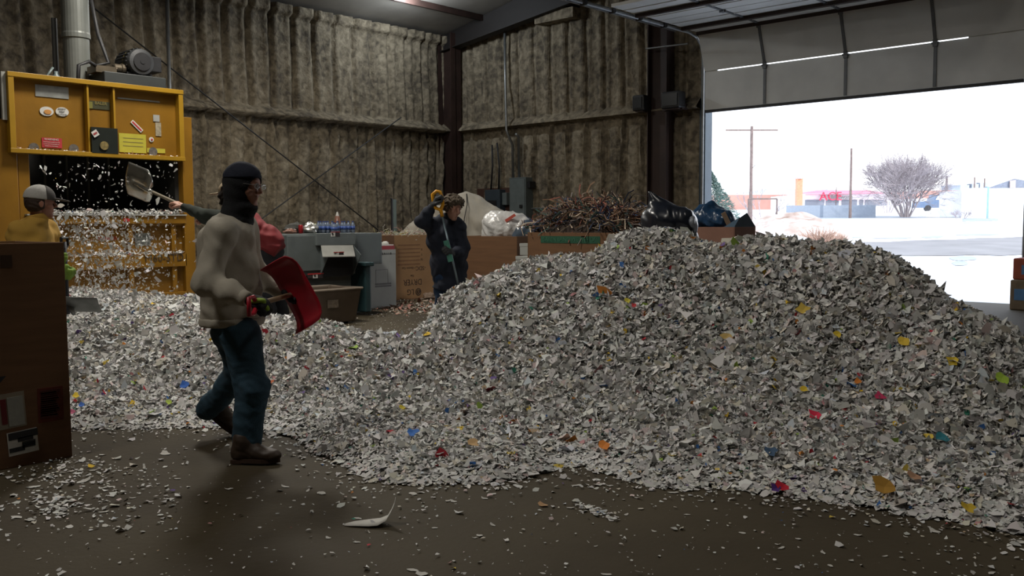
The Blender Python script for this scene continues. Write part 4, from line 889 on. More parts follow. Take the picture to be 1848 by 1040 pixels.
# tall carton in the left foreground
c = G(131, 825); x1, y1 = c[0], c[1]; z1 = .5*(PX(105, 440, x1)[2]+PX(0, 437, x1)[2]); 
tb = carton('tall_carton', 'very tall open brown carton in the left foreground hiding a worker', x1-.75, x1, y1-.95, y1, z1)
MB().bb(x1-.76, x1-.73, y1-.10, y1+.0, z1-.02, z1+.0).build('torn_edge', M_cardl, tb)
def on(X, px0, py0, px1, py1, m, name, par, th=.003, rot=0.):
    a, b = PX(px0, py0, X), PX(px1, py1, X); c = (a+b)/2; return MB().box(c+V(th/2, 0, 0), (th, abs(b[1]-a[1]), abs(a[2]-b[2])), np.array(Matrix.Rotation(rot, 3, 'X'))).build(name, m, par)
on(x1, -14, 714, 47, 769, mat('label_film', (.26, .22, .17), .3, var=.08), 'packing_pouch', tb, rot=.05)
on(x1+.003, 13, 718, 44, 766, mat('pouch_paper', (.30, .30, .27), .5, var=.08, scale=40), 'packing_slip', tb, rot=.05); on(x1+.003, 1, 722, 13, 766, mat('pouch_red', (.13, .01, .015), .4), 'red_strip', tb, rot=.05)
on(x1, 13, 781, 69, 814, M_white, 'shipping_label', tb, rot=.06)
on(x1+.003, 15, 782, 68, 786, M_ink, 'label_header', tb, rot=.06); on(x1+.003, 32, 790, 60, 793, M_ink, 'label_print', tb, rot=.06); on(x1+.003, 17, 810, 45, 813, M_ink, 'label_print', tb, rot=.06)
for k in range(3): on(x1+.003, 40, 797+3.4*k, 64, 797.7+3.4*k, M_ink, 'label_print', tb, rot=.06)
on(x1, 67, 702, 115, 757, mat('red_print', (.115, .022, .012), .85, var=.2, scale=20), 'red_printed_panel', tb)
for k in range(13): on(x1+.003, 73, 706+3.7*k, 108-(k*7 % 9), 707.3+3.7*k, mat('red_print_line', (.06, .012, .008), .85), 'print_line', tb)
on(x1, 0, 461, 22, 483, mat('print_dark', (.05, .025, .012), .9), 'printed_mark', tb)
c = PX(4, 686, x1); MB().poly([c+V(.001, -.09, .02), c+V(.001, .02, .02), c+V(.001, -.03, -.035), c+V(.001, -.09, -.035)], .002, (1, 0, 0)).build('black_arrow', M_ink, tb)
# grey office-paper shredder with its chute
XM = -10.6
ym0, ym1, ym2 = PX(513, 500, XM)[1], PX(640, 500, XM)[1], PX(690, 480, XM)[1]
zm = PX(600, 421, XM)[2]
e = empty('grey_shredder', (XM-.5, (ym0+ym1)/2, 0), 'bulky grey steel shredder with a hooded chute behind the brown tub', 'machine')
mb = MB().bb(XM-1.0, XM, ym0, ym1+.02, .62, zm-.01).bb(XM-.9, XM-.08, ym0+.05, ym1, 0, .63); mb.build('cabinet', M_grey, e, bevel=.012)
a, b = PX(571, 420, XM+.06), PX(641, 442, XM+.06); MB().bb(XM, XM+.06, a[1], b[1], b[2], zm).build('upper_housing', mat('grey_paint_lighter', (.125, .145, .145), .5), e, bevel=.008)
a, b = PX(581, 442, XM+.05), PX(640, 497, XM+.05); MB().bb(XM-.001, XM+.012, a[1], b[1], b[2], a[2]).build('chute_shade_panel', M_dark, e)  # closed slab; the shade inside the chute is put into its dark colour
p_ = [PX(579, 442, XM+.05), PX(637, 442, XM+.05), PX(641, 462, XM+.22), PX(582, 463, XM+.22)]; MB().poly(p_, .012, (0, 0, -1)).build('chute_hood', M_greyl, e)
for s_ in (a[1]-.01, b[1]): MB().poly([V(XM, s_, a[2]), V(XM+.2, s_, p_[3][2]), V(XM, s_, b[2])], .01, (0, 1, 0)).build('hood_cheek', M_grey, e)
a, b = PX(518, 426, XM+.02), PX(581, 488, XM+.02); MB().bb(XM, XM+.025, a[1], b[1], b[2], a[2]).build('front_panel', mat('grey_paint_lighter', None), e, bevel=.006)
def pict(px0, py0, px1, py1, X, n=2, red=False, par=None):
    w = (px1-px0)/n
    for k in range(n):
        on(X, px0+k*w, py0, px0+(k+1)*w-1, py1, M_white if (k == 0 if n == 2 else k == 1) else mat('pictogram_dark', (.03, .02, .02), .6), 'warning_pictogram', par)
        if (k == 0 if n == 2 else k == 1): on(X+.003, px0+k*w+2, py0+2, px0+k*w+w*.55, py1-2, M_ink, 'pictogram_figure', par, rot=.4)
    on(X+.003, px0, py0, px1, py0+.7, mat('sticker_red', None), 'warning_band', par)
pict(597, 418.5, 614, 427, XM+.061, par=e); pict(602, 455, 621, 460, XM+.2, par=e); pict(555, 494, 584, 502, XM+.026, n=3, par=e)
a, b = PX(641, 421, XM-.25), PX(690, 476, XM-.25)
e = empty('grey_feed_unit', (XM-.6, (a[1]+b[1])/2, 0), 'plain lighter grey steel unit joined to the right of the shredder', 'machine')
MB().bb(XM-.95, XM-.25, a[1], b[1], b[2], a[2]).bb(XM-.9, XM-.4, a[1]+.1, b[1]-.1, 0, b[2]+.01).build('housing', mat('grey_paint_lighter', None), e, bevel=.01); MB().bb(XM-.27, XM-.245, a[1]+.03, b[1]-.03, b[2]+.03, a[2]-.03).build('side_cover', M_grey, e)
# things on top of the shredder
M_bot = mat('blue_water_bottle', (.22, .27, .36), .15, var=.1, trans=.35); M_cap = mat('blue_cap', (.03, .06, .25), .4); M_lb = mat('blue_label', (.05, .10, .33), .5, var=.4, scale=60)
def bottle(loc, h, r, lab, grp):
    e = empty('water_bottle', loc, lab, 'bottle', grp); l = np.asarray(loc, float)
    MB().lathe(l, UP, [(0, r*.8), (.01, r), (h*.62, r), (h*.8, r*.75), (h*.88, r*.4), (h*.93, r*.4)], 14).build('body', M_bot, e, smooth=True)
    MB().lathe(l+UP*h*.28, UP, [(0, r*1.03), (h*.3, r*1.03), (h*.301, r*.9)], 14).build('label', M_lb, e, smooth=True); MB().lathe(l+UP*h*.92, UP, [(0, r*.45), (h*.08, r*.45)], 10).build('cap', M_cap, e); return e
for i, px in enumerate((575, 584, 592, 600, 609, 622, 629, 637)):
    c = PX(px, 418, XM-.12); bottle((c[0], c[1], zm), .17, .032, 'small clear water bottle with a blue label standing in the row on the shredder', 'row of water bottles on the shredder')
for i, px in enumerate((579, 588, 626, 634)):
    c = PX(px, 418, XM-.22); bottle((c[0], min(c[1]-.0, ym1-.04 if px < 630 else ym1-.12), zm), .17, .032, 'small clear water bottle with a blue label standing in the row on the shredder', 'row of water bottles on the shredder')
c = PX(603, 418, XM-.04); bottle((c[0], c[1], zm), .15, .05, 'squat clear jug standing in front of the water bottles', None)
c = PX(543, 416, XM-.1); e = empty('drink_can', (c[0], c[1], zm), 'red drink can standing on the left of the shredder top', 'can')
MB().lathe((c[0], c[1], zm), UP, [(0, .025), (.008, .033), (.11, .033), (.122, .027)], 16).build('body', mat('can_red', (.35, .02, .025), .35, .3), e, smooth=True); MB().lathe((c[0], c[1], zm+.12), UP, [(0, .028), (.003, .028)], 16).build('lid', M_galv, e)
M_foil = mat('foil_white', (.55, .55, .52), .25, .5, var=.3, scale=30)
def crumple(name, c, r, m, lab, cat, seed, sq=(1, 1, 1)):
    g = np.random.default_rng(seed); n = 18; th = np.linspace(.02, math.pi-.02, n); ph = np.arange(26)*2*math.pi/26; T, Pp = np.meshgrid(th, ph, indexing='ij')
    rr = r*(1+.5*noise2(T*3+seed, Pp*1.0+seed*2, 1.1, seed, 3)); rr[:, -1] = rr[:, -1]
    pts = np.stack([rr*np.sin(T)*np.cos(Pp)*sq[0], rr*np.sin(T)*np.sin(Pp)*sq[1], rr*np.cos(T)*sq[2]], -1); pts = np.concatenate([pts, pts[:, :1]], 1); v, f = grid_mesh(pts); v[:, 2] = np.maximum(v[:, 2], -r*sq[2]*.8)+r*sq[2]*.8
    return tag(mesh_obj(name, v+np.asarray(c, float), f[:, ::-1], m), lab, cat)
c = PX(560, 416, XM-.12); crumple('snack_bag', (c[0], c[1], zm), .09, M_foil, 'shiny silver crumpled snack bag between the can and the bottles', 'bag', 3, (1, 1.3, .9))
c = PX(570, 414, XM-.3); crumple('snack_bag', (c[0], c[1], zm), .07, mat('bag_lime', (.32, .42, .10), .3), 'lime green crumpled bag beside the silver snack bag', 'bag', 6, (1, 1, 1))
c = PX(524, 417, XM-.1); crumple('wrapper', (c[0], c[1], zm), .06, mat('wrapper_brown', (.30, .16, .12), .3, var=.5, scale=40), 'reddish crumpled wrapper at the left end of the shredder top', 'wrapper', 9, (1, 1.8, .6))
c = PX(533, 410, XM-.35); crumple('folded_cap', (c[0], c[1], zm), .1, mat('cap_grey', (.06, .06, .055), .8), 'dark grey folded cloth lying at the left end of the shredder top', 'cloth', 12, (1, 1.7, .8))
c = PX(609, 400, XM-.45); e = empty('plastic_jug', (c[0], c[1], zm), 'brown conical squirt bottle with a white cap behind the water bottles', 'bottle'); MB().lathe((c[0], c[1], zm), UP, [(0, .055), (.14, .055), (.25, .03)], 14).build('body', mat('amber_brown', (.20, .09, .06), .4), e, smooth=True); MB().lathe((c[0], c[1], zm+.24), UP, [(0, .03), (.07, .008)], 12).build('cap', M_white, e)
# brown rolling tub
c = G(648, 583); xt, yt1 = c[0], c[1]; yt0 = PX(553, 560, xt)[1]; ztb = PX(655, 519, xt)[2]
e = empty('rolling_tub', (xt-.4, (yt0+yt1)/2, 0), 'low brown plastic tub cart with a pale rim before the grey shredder', 'cart')
M_tub = mat('tub_brown', (.115, .085, .06), .6, var=.12); o_ = .05
def ring(z, g_, x0=xt-.66, x1=xt, y0=yt0-.2, y1=yt1): return [(x1+g_, y0-g_, z), (x1+g_, y1+g_, z), (x0-g_, y1+g_, z), (x0-g_, y0-g_, z)]
r0, r1, r2, r3 = ring(.03, -.03), ring(ztb, .03), ring(ztb, .0), ring(.06, -.06)
vv = r0+r1+r2+r3; f = [(i, (i+1) % 4, 4+(i+1) % 4, 4+i) for i in range(4)]+[(4+i, 4+(i+1) % 4, 8+(i+1) % 4, 8+i) for i in range(4)]+[(8+i, 8+(i+1) % 4, 12+(i+1) % 4, 12+i) for i in range(4)]+[(12, 13, 14, 15), (3, 2, 1, 0)]
MB().add(vv, f).build('tub', M_tub, e, bevel=.03)
rr = [V(*p) for p in ring(ztb, .035)]; rr.append(rr[0]); MB().tube(rr, .018, 6).build('rim', mat('tub_rim', (.30, .25, .20), .5), e)
for p in ring(0, -.12): MB().cyl((p[0], p[1]-.015, .03), (p[0], p[1]+.015, .03), .03, n=12).build('caster', M_black, e)
on(xt+.02, 591, 542, 611, 555, mat('smudge', (.17, .135, .10), .7, var=.3, scale=30), 'faded_sticker', e)
# teal bin
a, b = PX(648, 474, XM+.1), PX(670, 530, XM+.1); e = empty('wheelie_bin', (XM-.1, a[1]+.1, 0), 'dark teal wheeled bin squeezed between the shredder and the white carton', 'bin')
M_teal = mat('teal_bin', (.02, .05, .055), .5); MB().bb(XM-.35, XM+.1, ym1+.12, b[1], .05, a[2]-.05).build('body', M_teal, e, bevel=.02); MB().bb(XM-.4, XM+.15, ym1+.08, b[1]+.03, a[2]-.06, a[2]).build('lid', M_teal, e, bevel=.015); MB().cyl((XM-.3, ym1+.15, .08), (XM-.3, b[1]-.03, .08), .08, n=14).build('wheel', M_black, e)
# white carton with red box on top
XW = -11.3; a, b = PX(668, 459, XW), PX(711, 535, XW); e = carton('white_carton', 'white carton with open flap beside the dryer carton', XW-.55, XW, a[1], b[1]+.05, a[2], m=mat('dull_white_card', (.36, .37, .35), .8, var=.05))
fl_ = MB().bb(XW-.012, XW, PX(684, 452, XW)[1], b[1]+.05, a[2]-.01, PX(690, 451, XW)[2]).build('flap', mat('dull_white_card', None), e)
text('THE A-1-1-8', .05, PX(695, 458, XW+.004), 'X', M_ink, e); 
for k in range(2): on(XW, 677, 512+4*k, 706, 513+4*k, mat('grey_ink', (.16, .16, .16), .8), 'printed_line', e)
mb = MB(); a_, b_ = PX(678, 488, XW+.002), PX(700, 512, XW+.002)
for (y0_, y1_, z0_, z1_) in ((a_[1], b_[1], a_[2], a_[2]+.006), (a_[1], b_[1], b_[2], b_[2]+.006), (a_[1], a_[1]+.006, b_[2], a_[2]), (b_[1], b_[1]+.006, b_[2], a_[2])): mb.bb(XW, XW+.002, y0_, y1_, z0_, z1_)
mb.build('printed_frame', mat('grey_ink', None), e)
XR2 = XW-.15; a, b = PX(689, 444, XR2), PX(712, 452, XR2); 
e = empty('red_striped_box', (XR2-.2, (a[1]+b[1])/2, b[2]-.3), 'small white box with a red band resting in the white carton', 'box'); MB().bb(XR2-.35, XR2, a[1], b[1], b[2]-.3, a[2]).build('body', mat('box_red', (.30, .02, .025), .6), e); MB().bb(XR2-.34, XR2-.01, a[1]+.01, b[1]-.01, a[2], a[2]+.02).build('lid', M_white, e)
c = PX(695, 443, XR2-.1); MB().lathe((c[0], c[1], a[2]+.02), UP, [(0, .06), (.03, .055), (.05, .03)], 12).build('knob', M_white, e, smooth=True)
a, b = PX(696, 425, XW-.7), PX(712, 450, XW-.7); e = carton('leaning_carton', 'small brown open carton peeking above the red banded box', XW-1.1, XW-.7, a[1], b[1], a[2], z0=0)
# dryer carton
c = G(711, 543); xd, yd0 = c[0], c[1]; yd1 = PX(792, 500, xd)[1]; zd = PX(715, 425, xd)[2]
e = carton('dryer_carton', 'tall brown dryer carton standing upside down and filled with paper strips', xd-.75, xd, yd0, yd1, zd, m=M_cardl); dry = e
FX = np.array([(0, -1, 0), (0, 0, -1), (1, 0, 0)], float).T   # text turned upside down on the face
def dtext(s_, size, px, py, sx=1.): return text(s_, size, PX(px, py, xd+.002), FX, mat('carton_ink', (.045, .025, .015), .9), e, sx=sx, ext=.0008)
dtext('DRYER', .15, 745, 509, .95); dtext('LG', .14, 741, 527)
c = PX(755, 527, xd+.001); 
pts = [c+V(0, .068*math.cos(a_), .068*math.sin(a_)) for a_ in np.arange(24)*math.pi/12]; MB().poly(pts, .002, (1, 0, 0)).build('round_emblem', mat('carton_ink', None), e)
ring_ = MB(); ring_.tube([c+V(.004, .045*math.cos(a_), .045*math.sin(a_)) for a_ in np.arange(3, 24)*math.pi/12], .005, 4).bb(c[0]+.002, c[0]+.006, c[1]-.005, c[1]+.005, c[2]-.02, c[2]+.03); ring_.build('emblem_face', M_cardl, e)
dtext('-SDC-', .10, 758, 484, 1.1); dtext('Electric Gas', .055, 736, 484); dtext('Gas', .055, 744, 498)
for k, (px, py) in enumerate(((761, 450), (761, 459), (761, 468))): dtext('XYN'[k], .06, px, py)
for k in range(6): on(xd, 718, 442+7*k, 758, 442.6+7*k, mat('faint_ink', (.20, .10, .045), .9), 'printed_line', e)
on(xd, 716, 541, 775, 542, mat('faint_ink', None), 'printed_line', e)
M_strip = M_paper
def strands(n, fn, tintf, L, r, g, droop=0.):
    vs, fs, cs, k = [], [], [], 0
    for i in range(n):
        p, d = fn(); l = L*g.uniform(.4, 1); q = p+d*l*.5+g.normal(0, .22, 3)*l; e_ = q+unit(d+g.normal(0, .8, 3)+V(0, 0, -droop))*l*.5
        m_ = MB().tube([p, (p+q)/2+g.normal(0, .04, 3)*l, q, (q+e_)/2+g.normal(0, .04, 3)*l, e_], r*g.uniform(.6, 1.3), 3, cap=False); vs.append(m_.v[0]); fs += [tuple(j+k for j in f_) for f_ in m_.f]; k += len(m_.v[0]); cs.append(np.repeat(tintf()[None], len(m_.v[0]), 0))
    return np.concatenate(vs), fs, np.concatenate(cs)
g = np.random.default_rng(12)
def sf(): return V(g.uniform(xd-.7, xd-.03), g.uniform(yd0+.03, yd1-.03), zd-.04+abs(g.normal(0, .05))), unit(g.normal(0, 1, 3)*(1, 1, .35))
pal2 = np.array([(.55, .52, .48), (.5, .42, .35), (.45, .25, .22), (.60, .58, .5), (.5, .45, .2), (.3, .4, .3)])
v, f, t = strands(420, sf, lambda: pal2[g.integers(0, 6)], .16, .004, g); v = np.maximum(v, (xd-.72, yd0+.02, zd-.25)); v[:, 0] = np.minimum(v[:, 0], xd+.02)
o = mesh_obj('paper_strips', v, f, M_paper); set_tint(o, t); tag(o, 'tangle of pale paper strips filling the top of the dryer carton', 'paper strips', kind='stuff')
MB_ = MB().bb(xd-.72, xd-.02, yd0+.02, yd1-.02, .05, zd-.05); tag(MB_.build('packed_waste', M_cardi), 'packed paper waste inside the dryer carton', 'paper waste')
# long carton right of the man in the navy coat
YL = 9.4; a, b = PY(838, 427, YL), PY(933, 427, YL); zl_ = b[2]
e = carton('long_carton', 'wide brown carton behind the man in the navy coat', a[0]-.15, b[0], YL, YL+.9, zl_); lc = (a[0]-.15, b[0], zl_)
MB().bb(a[0]-.1, a[0]+.5, YL-.002, YL+.0, .1, .25).build('printed_panel', mat('faint_ink', None), e)
# carton with green label full of wire
YW = 8.9; a, b = PY(952, 419, YW), PY(1104, 419, YW); zw = .5*(a[2]+PY(1100, 421, YW)[2]); xw0, xw1 = a[0], b[0]
e = carton('wire_carton', 'wide brown carton with a green banner label, heaped with scrap wire', xw0, xw1, YW, YW+1.0, zw); wc = e
a, b = PY(976, 426, YW-.001), PY(1083, 440, YW-.001); MB().bb(a[0], b[0], YW-.004, YW-.0005, b[2], a[2]).build('green_banner', mat('banner_green', (.015, .085, .045), .7), e)
text('GREEN LAND WE LIVE ON', .075, ((a[0]+b[0])/2, YW-.006, (a[2]+b[2])/2), 'Y', mat('banner_print', (.04, .14, .08), .7), e)
for s_ in (a[0]+.07, b[0]-.07): text('*', .12, (s_, YW-.006, (a[2]+b[2])/2-.02), 'Y', mat('banner_print', None), e)
for k in range(5): MB().bb(a[0]+.25, b[0]-.15, YW-.003, YW-.0005, b[2]-.12-.06*k, b[2]-.125-.06*k).build('printed_line', mat('faint_ink2', (.12, .06, .03), .9), e)
g = np.random.default_rng(5); xm_, xh = (xw0+xw1)/2, (xw1-xw0)/2
hw = PY(1030, 369, YW+.4)[2]-zw
def wf():
    u, w = g.uniform(-1.06, 1.06), g.uniform(-.55, 1.); top = hw*max(0, 1-abs(u)**2.6)*(.75+.25*g.random()); z = zw+top*g.uniform(.0, 1)**.3*(1-.3*max(0, -w))
    return V(xm_+u*xh, YW+.45+w*.5, z), unit(g.normal(0, 1, 3)*(1.2, .8, .45))
pal3 = np.array([(.17, .105, .07), (.22, .14, .09), (.06, .05, .05), (.33, .26, .20), (.19, .075, .055), (.05, .07, .13), (.14, .12, .11), (.40, .33, .25), (.10, .06, .05), (.05, .10, .09)])*1.1
v, f, t = strands(3600, wf, lambda: pal3[g.integers(0, 10)]*g.uniform(.8, 1.7), .36, .0075, g, droop=.35)
v[:, 2] = np.maximum(v[:, 2], np.where((v[:, 1] < YW+.02), zw-.16, zw-.1))
o = mesh_obj('scrap_wire', v, f, M_paper); set_tint(o, t); tag(o, 'brown and grey heap of tangled scrap wire piled on the green-labelled carton', 'wire', kind='stuff')
n = 40; A, B_ = np.meshgrid(np.linspace(-1, 1, n), np.linspace(-1, 1, n), indexing='ij'); hz = np.clip(1-np.abs(A)**2.6, 0, 1)*np.clip(1-np.abs(B_)**3, 0, 1)*hw*.85
pts = np.stack([xm_+A*xh*.97, YW+.5+B_*.46, zw-.06+hz], -1); v, f = grid_mesh(pts); core = mesh_obj('wire_core', v, f, mat('wire_core', (.035, .022, .016), .9), o, smooth=True)
# small white boxes between the two cartons
for (x0, y0_, x1_, y1_, yy, lab) in ((938, 440, 953, 464, YL-.1, 'upper small white box in the gap left of the wire carton'), (931, 463, 956, 505, YL-.45, 'lower white box in the gap left of the wire carton')):
    a, b = PY(x0, y0_, yy), PY(x1_, y1_, yy); zb_ = 0 if y0_ > 450 else PY(940, 463, YL-.45)[2]+.0
    e = empty('white_box', ((a[0]+b[0])/2, yy, zb_), lab, 'box'); MB().bb(a[0], b[0], yy, yy+.3, zb_, a[2]).build('body', mat('dull_white_card', None), e, bevel=.005); MB().bb(a[0]-.004, b[0]+.004, yy-.004, yy+.304, a[2]-.04, a[2]+.004).build('lid', mat('dull_white_card', None), e, bevel=.004)
# carton behind, left of the black bag
YB = 11.6; a, b = PY(1108, 410, YB), PY(1172, 410, YB); e = carton('low_carton', 'brown carton of white papers between the wire heap and the black bag', a[0], b[0], YB, YB+.7, a[2])
MB().bb(a[0]+.02, b[0]-.02, YB+.02, YB+.68, .05, a[2]-.02).build('packed_paper', M_white, e)
crumple('paper_bundle', ((a[0]+b[0])/2, YB+.35, a[2]-.02), .2, M_scrap, 'loose white papers lying on the carton left of the black bag', 'papers', 31, (1.6, 1, .3))
# ================================================================== SACKS AND BAGS
M_tarp = mat('woven_sack_white', (.40, .37, .31), .8, var=.1, scale=3, bump=.2, bscale=12)
def bagfold(am, f_): return lambda p, d: d+am*np.abs(np.sin(f_*p[:, 0]+4*np.sin(3*p[:, 2])+2*p[:, 1]))*np.abs(np.sin(f_*.7*p[:, 2]+3*np.sin(2.5*p[:, 0])+p[:, 1]*3))
dK = 17.7; pr = []
def rc(a, b, r1, r2): return ('rc', a, b, r1, r2)
pk = P(850, 347, dK)
pr = [('el', P(838, 440, dK), (R_, F_, UP), (.66, .5, .98)), ('el', P(800, 430, dK), (R_, F_, UP), (.80, .45, .42)), ('el', P(880, 415, dK), (R_, F_, UP), (.48, .45, .45)), rc(P(862, 364, dK), P(842, 359, dK), .12, .12), rc(P(868, 374, dK), P(908, 402, dK), .17, .14), rc(P(790, 387, dK), P(745, 415, dK), .16, .12)]
pr.append(rc(P(800, 490, dK), P(870, 490, dK), .5, .5))
v, f = sdf_mesh(pr, h=.035, k=.12, wr=[(6, .03, 1.0, (.6, .2, 1)), (15, .010, 2.0, (.3, .9, .6))], cuts=[((0, 0, .0), (0, 0, -1))])
e = mesh_obj('bulk_sack', v, f, M_tarp, smooth=True); tag(e, 'huge dirty white woven sack bulging up behind the cartons', 'sack')
s_ = MB().tube([P(842, 350, dK-.15), P(843, 370, dK-.40), P(838, 395, dK-.52), P(836, 425, dK-.55)], .009, 5).build('tie_cord', M_black, e)
# clear bag on the long carton
dC = PY(915, 410, YL+.35).dot(F_); M_clear = mat('cloudy_plastic', (.66, .66, .65), .18, var=.15, scale=8, bump=.8, bscale=14, spec=.9)
pr = [('el', P(915, 412, dC), (R_, F_, UP), (.34, .30, .24)), ('el', P(895, 402, dC), (R_, F_, UP), (.20, .25, .17)), ('el', P(940, 413, dC), (R_, F_, UP), (.22, .26, .18)), ('el', P(905, 425, dC), (R_, F_, UP), (.28, .2, .2))]
v, f = sdf_mesh(pr, h=.018, k=.08, wr=[(14, .014, 1.3, (1, .2, .5)), (34, .005, 2.2, (.5, .1, 1))]); zmin_ = zl_-.35
ctop = P(910, 427, dC)[2]
e = mesh_obj('plastic_bag', v, f, M_clear, smooth=True); tag(e, 'shiny cloudy white plastic bag heaped on the wide carton left of the wire', 'bag')
v, f = sdf_mesh([('el', P(949, 418, dC-.05), (R_, F_, UP), (.19, .29, .19)), ('el', P(938, 426, dC-.05), (R_, F_, UP), (.18, .27, .18))], h=.018, k=.06, wr=[(18, .010, 1.3, (1, .2, .3))]); mesh_obj('blue_sheet', v, f, mat('bag_slate', (.07, .10, .14), .25, var=.3, scale=8, spec=.8), e, smooth=True)
c = P(921, 394, dC-.29); MB().beam(c-R_*.07-UP*.04, c+R_*.07+UP*.05, .04, .02, side=UP).build('red_print', mat('print_red', (.55, .10, .07), .5), e)
MB().bb(lc[0]+.02, lc[1]-.02, YL+.02, YL+.88, .02, lc[2]-.03).build('packed_waste', M_cardi).data.name
tag(bpy.data.objects['packed_waste.001'], 'packed waste filling the wide carton behind the navy coat', 'paper waste')
# black bin bag on the far slope of the heap
dB = 8.8; M_bin = mat('black_plastic', (.008, .012, .022), .30, var=.3, scale=6, spec=.8)
zh = .9
pr = [('el', P(1195, 402, dB), (R_, F_, UP), (.20, .24, .20)), ('el', P(1224, 400, dB), (R_, F_, UP), (.18, .22, .15)), ('el', P(1190, 440, dB), (R_, F_, UP), (.20, .24, .25)), ('el', P(1228, 440, dB), (R_, F_, UP), (.17, .22, .2)), rc(P(1188, 388, dB), P(1174, 348, dB), .125, .014), rc(P(1205, 378, dB), P(1172, 348, dB), .06, .012)]
v, f = sdf_mesh(pr, h=.011, k=.05, wr=[(9, .007, .4, (1, .1, .9), 4), (26, .003, 1.9, (.9, .2, .6))])
e = mesh_obj('bin_bag', v, f, M_bin, smooth=True); tag(e, 'shiny black bin bag with a pointed top poking up behind the heap', 'bag')
v, f = sdf_mesh([('el', P(1244, 400, dB-.06), (R_, F_, UP), (.055, .17, .07)), ('el', P(1251, 410, dB-.04), (R_, F_, UP), (.035, .14, .08))], h=.011, k=.03, wr=[(30, .006, 1.9, (.9, .2, .2))]); mesh_obj('pale_plastic', v, f, mat('pale_film', (.34, .37, .42), .3, spec=.8, var=.2), e, smooth=True)
# carton with blue bag beside the door jamb
dG = 10.6; a, b = P(1257, 410, dG), P(1326, 408, dG); zg = a[2]; Y5 = a[1]+.12
a, b = PY(1257, 410, Y5), PY(1326, 410, Y5); e = carton('jamb_carton', 'upright reddish brown carton holding a blue bag beside the door jamb', a[0], b[0], Y5, Y5+.5, zg, m=mat('cardboard_red', (.27, .14, .10), .85, var=.1))
MB().poly([V(b[0], Y5, zg), V(b[0], Y5+.5, zg), V(b[0]+.10, Y5+.1, zg+.16), V(b[0]+.06, Y5, zg+.10)], .008, (0, -1, .2)).poly([V(b[0]-.14, Y5, zg), V(b[0], Y5, zg), V(b[0]+.06, Y5, zg+.11)], .008, (0, 1, 0)).build('flap', mat('flap_blue', (.09, .16, .24), .6), e); flap(e, (b[0], Y5+.3, zg-.1), (b[0], Y5+.5, zg-.1), (1, 0, 0), .12, 2.6, m=M_cardl)
MB().bb(a[0]+.02, b[0]-.02, Y5+.02, Y5+.48, .05, zg-.06).build('packed_waste', M_cardi, e)
dG2 = P(1290, 400, 1).dot(F_); cx_ = V((a[0]+b[0])/2, Y5+.25, 0)
def J(px, py): q = PY(px, py, Y5+.22); return q
pr = [('el', J(1280, 392), (R_, F_, UP), (.20, .22, .15)), ('el', J(1300, 398), (R_, F_, UP), (.18, .2, .13)), ('el', J(1268, 402), (R_, F_, UP), (.15, .2, .10)), rc(J(1283, 372), J(1270, 378), .05, .05)]
v, f = sdf_mesh(pr, h=.013, k=.06, wr=[(16, .012, .4, (1, .1, .3)), (36, .004, 1.9, (.9, .2, .2))], cuts=[((0, 0, zg-.07), (0, 0, -1))])
e = mesh_obj('blue_bag', v, f, mat('blue_plastic', (.012, .05, .12), .3, var=.5, scale=5, spec=.7), smooth=True); tag(e, 'dark blue plastic bag bulging out of the carton by the door jamb', 'bag')
c = J(1304, 398)-F_*.2; MB().beam(c+UP*.09-R_*.04, c-UP*.05+R_*.03, .05, .03, side=R_).build('tan_print', mat('tan_print', (.35, .24, .16), .6), e)
# stack at the right door jamb
YJ = YA-.75; a, b = PY(1829, 466, YJ), PY(1862, 555, YJ); a2 = PY(1823, 505, YJ-.1)
e = empty('plastic_crate', (a2[0]+.3, YJ, 0), 'dull brown bin with a blue label standing at the right edge by the door jamb', 'bin'); zq = a2[2]; MB().bb(a2[0], a2[0]+.6, YJ-.1, YJ+.4, 0, zq).build('body', mat('bin_brown', (.20, .15, .10), .7, var=.2), e, bevel=.02); MB().bb(a2[0]+.06, a2[0]+.2, YJ-.105, YJ-.095, .15, .32).build('blue_label', mat('label_blue', (.10, .25, .50), .5), e)
e = empty('red_crate', (a[0]+.3, YJ+.1, zq), 'faded red box stacked on the brown bin at the right edge', 'box'); MB().bb(a[0], a[0]+.55, YJ-.02, YJ+.38, zq, a[2]).build('body', mat('crate_red', (.42, .10, .06), .7, var=.2), e, bevel=.02); MB().bb(a[0]+.12, a[0]+.24, YJ-.025, YJ-.015, zq+.08, a[2]-.1).build('blue_label', mat('label_blue', None), e)
# waste on the floor before the white carton
g = np.random.default_rng(77)
for k, (px, py, r, col, lab) in enumerate(((677, 547, .12, (.10, .11, .13), 'dark crumpled sheet on the floor before the white carton'), (692, 540, .11, (.30, .22, .17), 'tan crumpled paper on the floor before the white carton'), (694, 530, .07, (.38, .10, .12), 'red and white crumpled wrapper on top of the floor waste'), (775, 541, .10, (.20, .14, .10), 'brown crumpled paper at the foot of the dryer carton'))):
    c = G(px, py); c[2] = 0; crumple('crumpled_paper', c, r, mat('waste_'+str(k), col, .8, var=.4, scale=20), lab, 'paper', 40+k, (1, 1.2, .7))
c = G(688, 552); tag(MB().box(c+V(0, 0, .03), (.10, .42, .05), np.array(Matrix.Rotation(.2, 3, 'Z'))).build('cardboard_strip', mat('strip_white', (.5, .48, .44), .8)), 'pale cardboard strip lying flat before the white carton', 'cardboard')
c = G(670, 545); tag(MB().beam(c+V(0, -.05, .01), c+V(-.1, -.25, .30), .12, .012).build('cardboard_strip', M_cardl), 'brown cardboard strip leaning in the waste beside the tub', 'cardboard')
def lf(): q = G(g.uniform(655, 830), g.normal(552, 9)); return V(q[0], q[1], .006+abs(g.normal(0, .012)))
